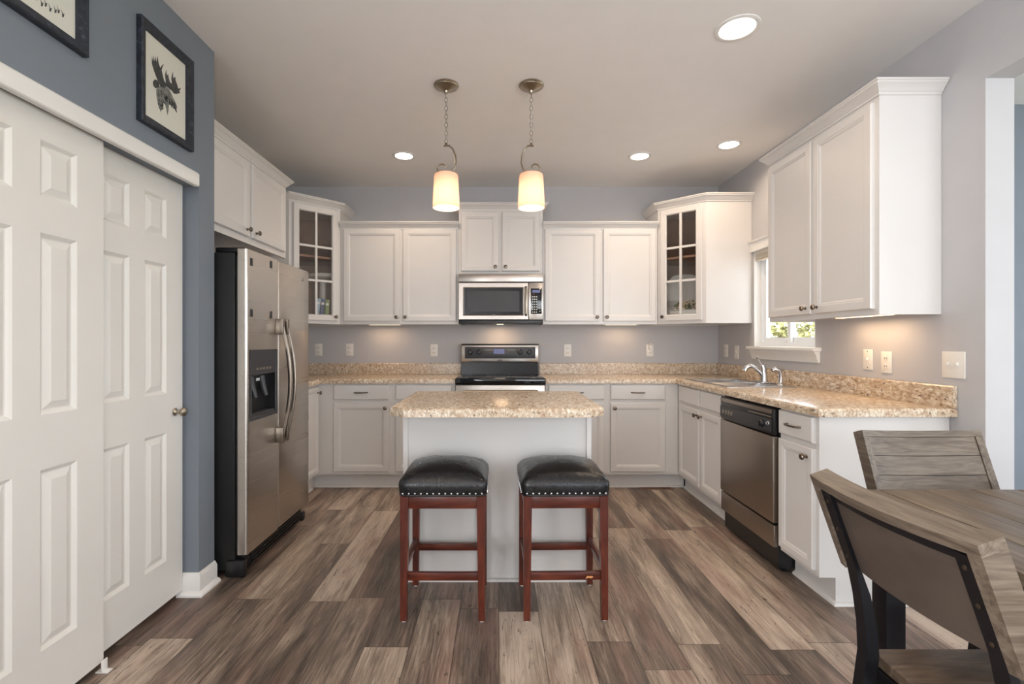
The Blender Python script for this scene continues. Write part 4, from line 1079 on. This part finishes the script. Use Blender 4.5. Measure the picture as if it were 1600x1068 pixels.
# ------------------------------------------------------------------ dining chairs
def make_chair(label):
    """seat front looks to +x; origin on the floor under the seat"""
    r = thing('dining_chair', label, 'chair', (0, 0, 0), 'plank-back dining chairs')
    hw = .210; SZ = .462
    MB().box(-.228, .175, -hw+.012, hw-.012, SZ-.028, SZ, bev=.004).build('seat', M_seatw, r)
    sf = MB().box(-.185, .14, -hw+.022, -hw+.044, SZ-.068, SZ-.029).box(-.185, .14, hw-.044, hw-.022, SZ-.068, SZ-.029).box(.14, .16, -hw+.022, hw-.022, SZ-.068, SZ-.029).box(-.236, -.185, -hw+.022, hw-.022, SZ-.068, SZ-.029)
    sf.build('seat_frame', M_metal, r)
    for s in (-1, 1):
        y = s*(hw-.034)
        MB().box(.130, .160, y-.014, y+.014, 0, SZ-.030, bev=.002).build('leg', M_metal, r)
        # bent rear post of flat bar: floor -> seat -> back
        path = [(-.315, .0, .015), (-.290, .20, .015), (-.262, .395, .015), (-.252, .47, .015), (-.256, .54, .014), (-.268, .61, .011), (-.288, .68, .0055), (-.331, .80, .0045), (-.3505, .855, .0045)]
        y = s*(hw-.040)
        vs = []; fs = []
        for i, (x, z, th) in enumerate(path):
            a = path[max(i-1, 0)]; b = path[min(i+1, len(path)-1)]; d = Vector((b[0]-a[0], b[1]-a[1])).normalized(); nn = Vector((-d.y, d.x))
            for q, yy in ((-1, -1), (1, -1), (1, 1), (-1, 1)): vs.append((x+nn.x*th*q, y+yy*.015, z+nn.y*th*q))
        m = len(path)
        for i in range(m-1):
            for k in range(4): fs.append((i*4+k, i*4+(k+1) % 4, (i+1)*4+(k+1) % 4, (i+1)*4+k))
        fs += [(0, 1, 2, 3), tuple((m-1)*4+k for k in range(4))]
        lg = MB().add(vs, fs).build('leg', M_metal, r)
        for z_, x_ in ((.70, -.3005), (.765, -.3235), (.83, -.3465)): MB().lathe([(.0045, 0), (.0045, .002), (.001, .003)], 10, T(x_, y, z_) @ R(-PI/2, 'Y')).build('bolt', M_knob, lg)
    # slightly bowed back: frame + planks, leaning
    lean = math.atan2(.080, .225)
    def P(v, d, u):   # u along y, v up the back, d toward the front; bowed in plan
        bow = .018*(1-(u/hw)**2)
        base = Vector((-.268, 0, .672)); up = Vector((-math.sin(lean), 0, math.cos(lean))); fw = Vector((math.cos(lean), 0, math.sin(lean)))
        q = base+up*v+fw*(d-bow); q.y = u; return q
    H = .232; N = 12; B = .022
    def strip(mb, u0, u1, v0, v1, d0, d1):
        vs = []; fs = []
        for i in range(N+1):
            u = u0+(u1-u0)*i/N
            for v, d in ((v0, d0), (v1, d0), (v1, d1), (v0, d1)): vs.append(P(v, d, u))
        for i in range(N):
            for k in range(4): fs.append((i*4+k, i*4+(k+1) % 4, (i+1)*4+(k+1) % 4, (i+1)*4+k))
        fs += [(0, 1, 2, 3), tuple(N*4+k for k in range(4))]
        mb.add(vs, fs)
    MBy = MB(); strip(MBy, -hw, hw, H-B, H, -.022, .024); MBy.build('top_rail', M_gwy, r)
    lo = MB(); strip(lo, -hw, hw, 0, .012, .006, .024); lo.build('bottom_rail', M_gwy, r)
    for s in (-1, 1):
        st = MB(); strip(st, s*(hw-B) , s*hw, 0, H-B-.0005, -.022, .024); st.build('back_stile', M_gwx, r)
    for i in range(3):
        h0 = .012+(H-B-.012)*i/3; h1 = .012+(H-B-.012)*(i+1)/3
        pk = MB(); strip(pk, -hw+B+.001, hw-B-.001, h0+.001, h1-.001, .004, .020); pk.build('back_plank', M_gwy, r)
    bp = MB(); strip(bp, -hw+B+.001, hw-B-.001, .002, H-B-.0305, -.004, .0035); bp.build('back_panel', M_backp, r)
    ib = MB(); strip(ib, -hw+B+.001, hw-B-.001, H-B-.030, H-B-.001, -.0065, .0035)
    ib.build('back_bracket', M_metal, r)
    return r
c1 = make_chair('brown plank-back dining chair seen from behind, nearest the camera')
c2 = copy_tree(c1); c2['label'] = 'grey plank-back dining chair facing the camera beyond the table'
c1.location = (1.135, .990, 0); c1.rotation_euler = (0, 0, math.radians(0))
c2.location = (1.500, 1.400, 0); c2.rotation_euler = (0, 0, -PI/2)
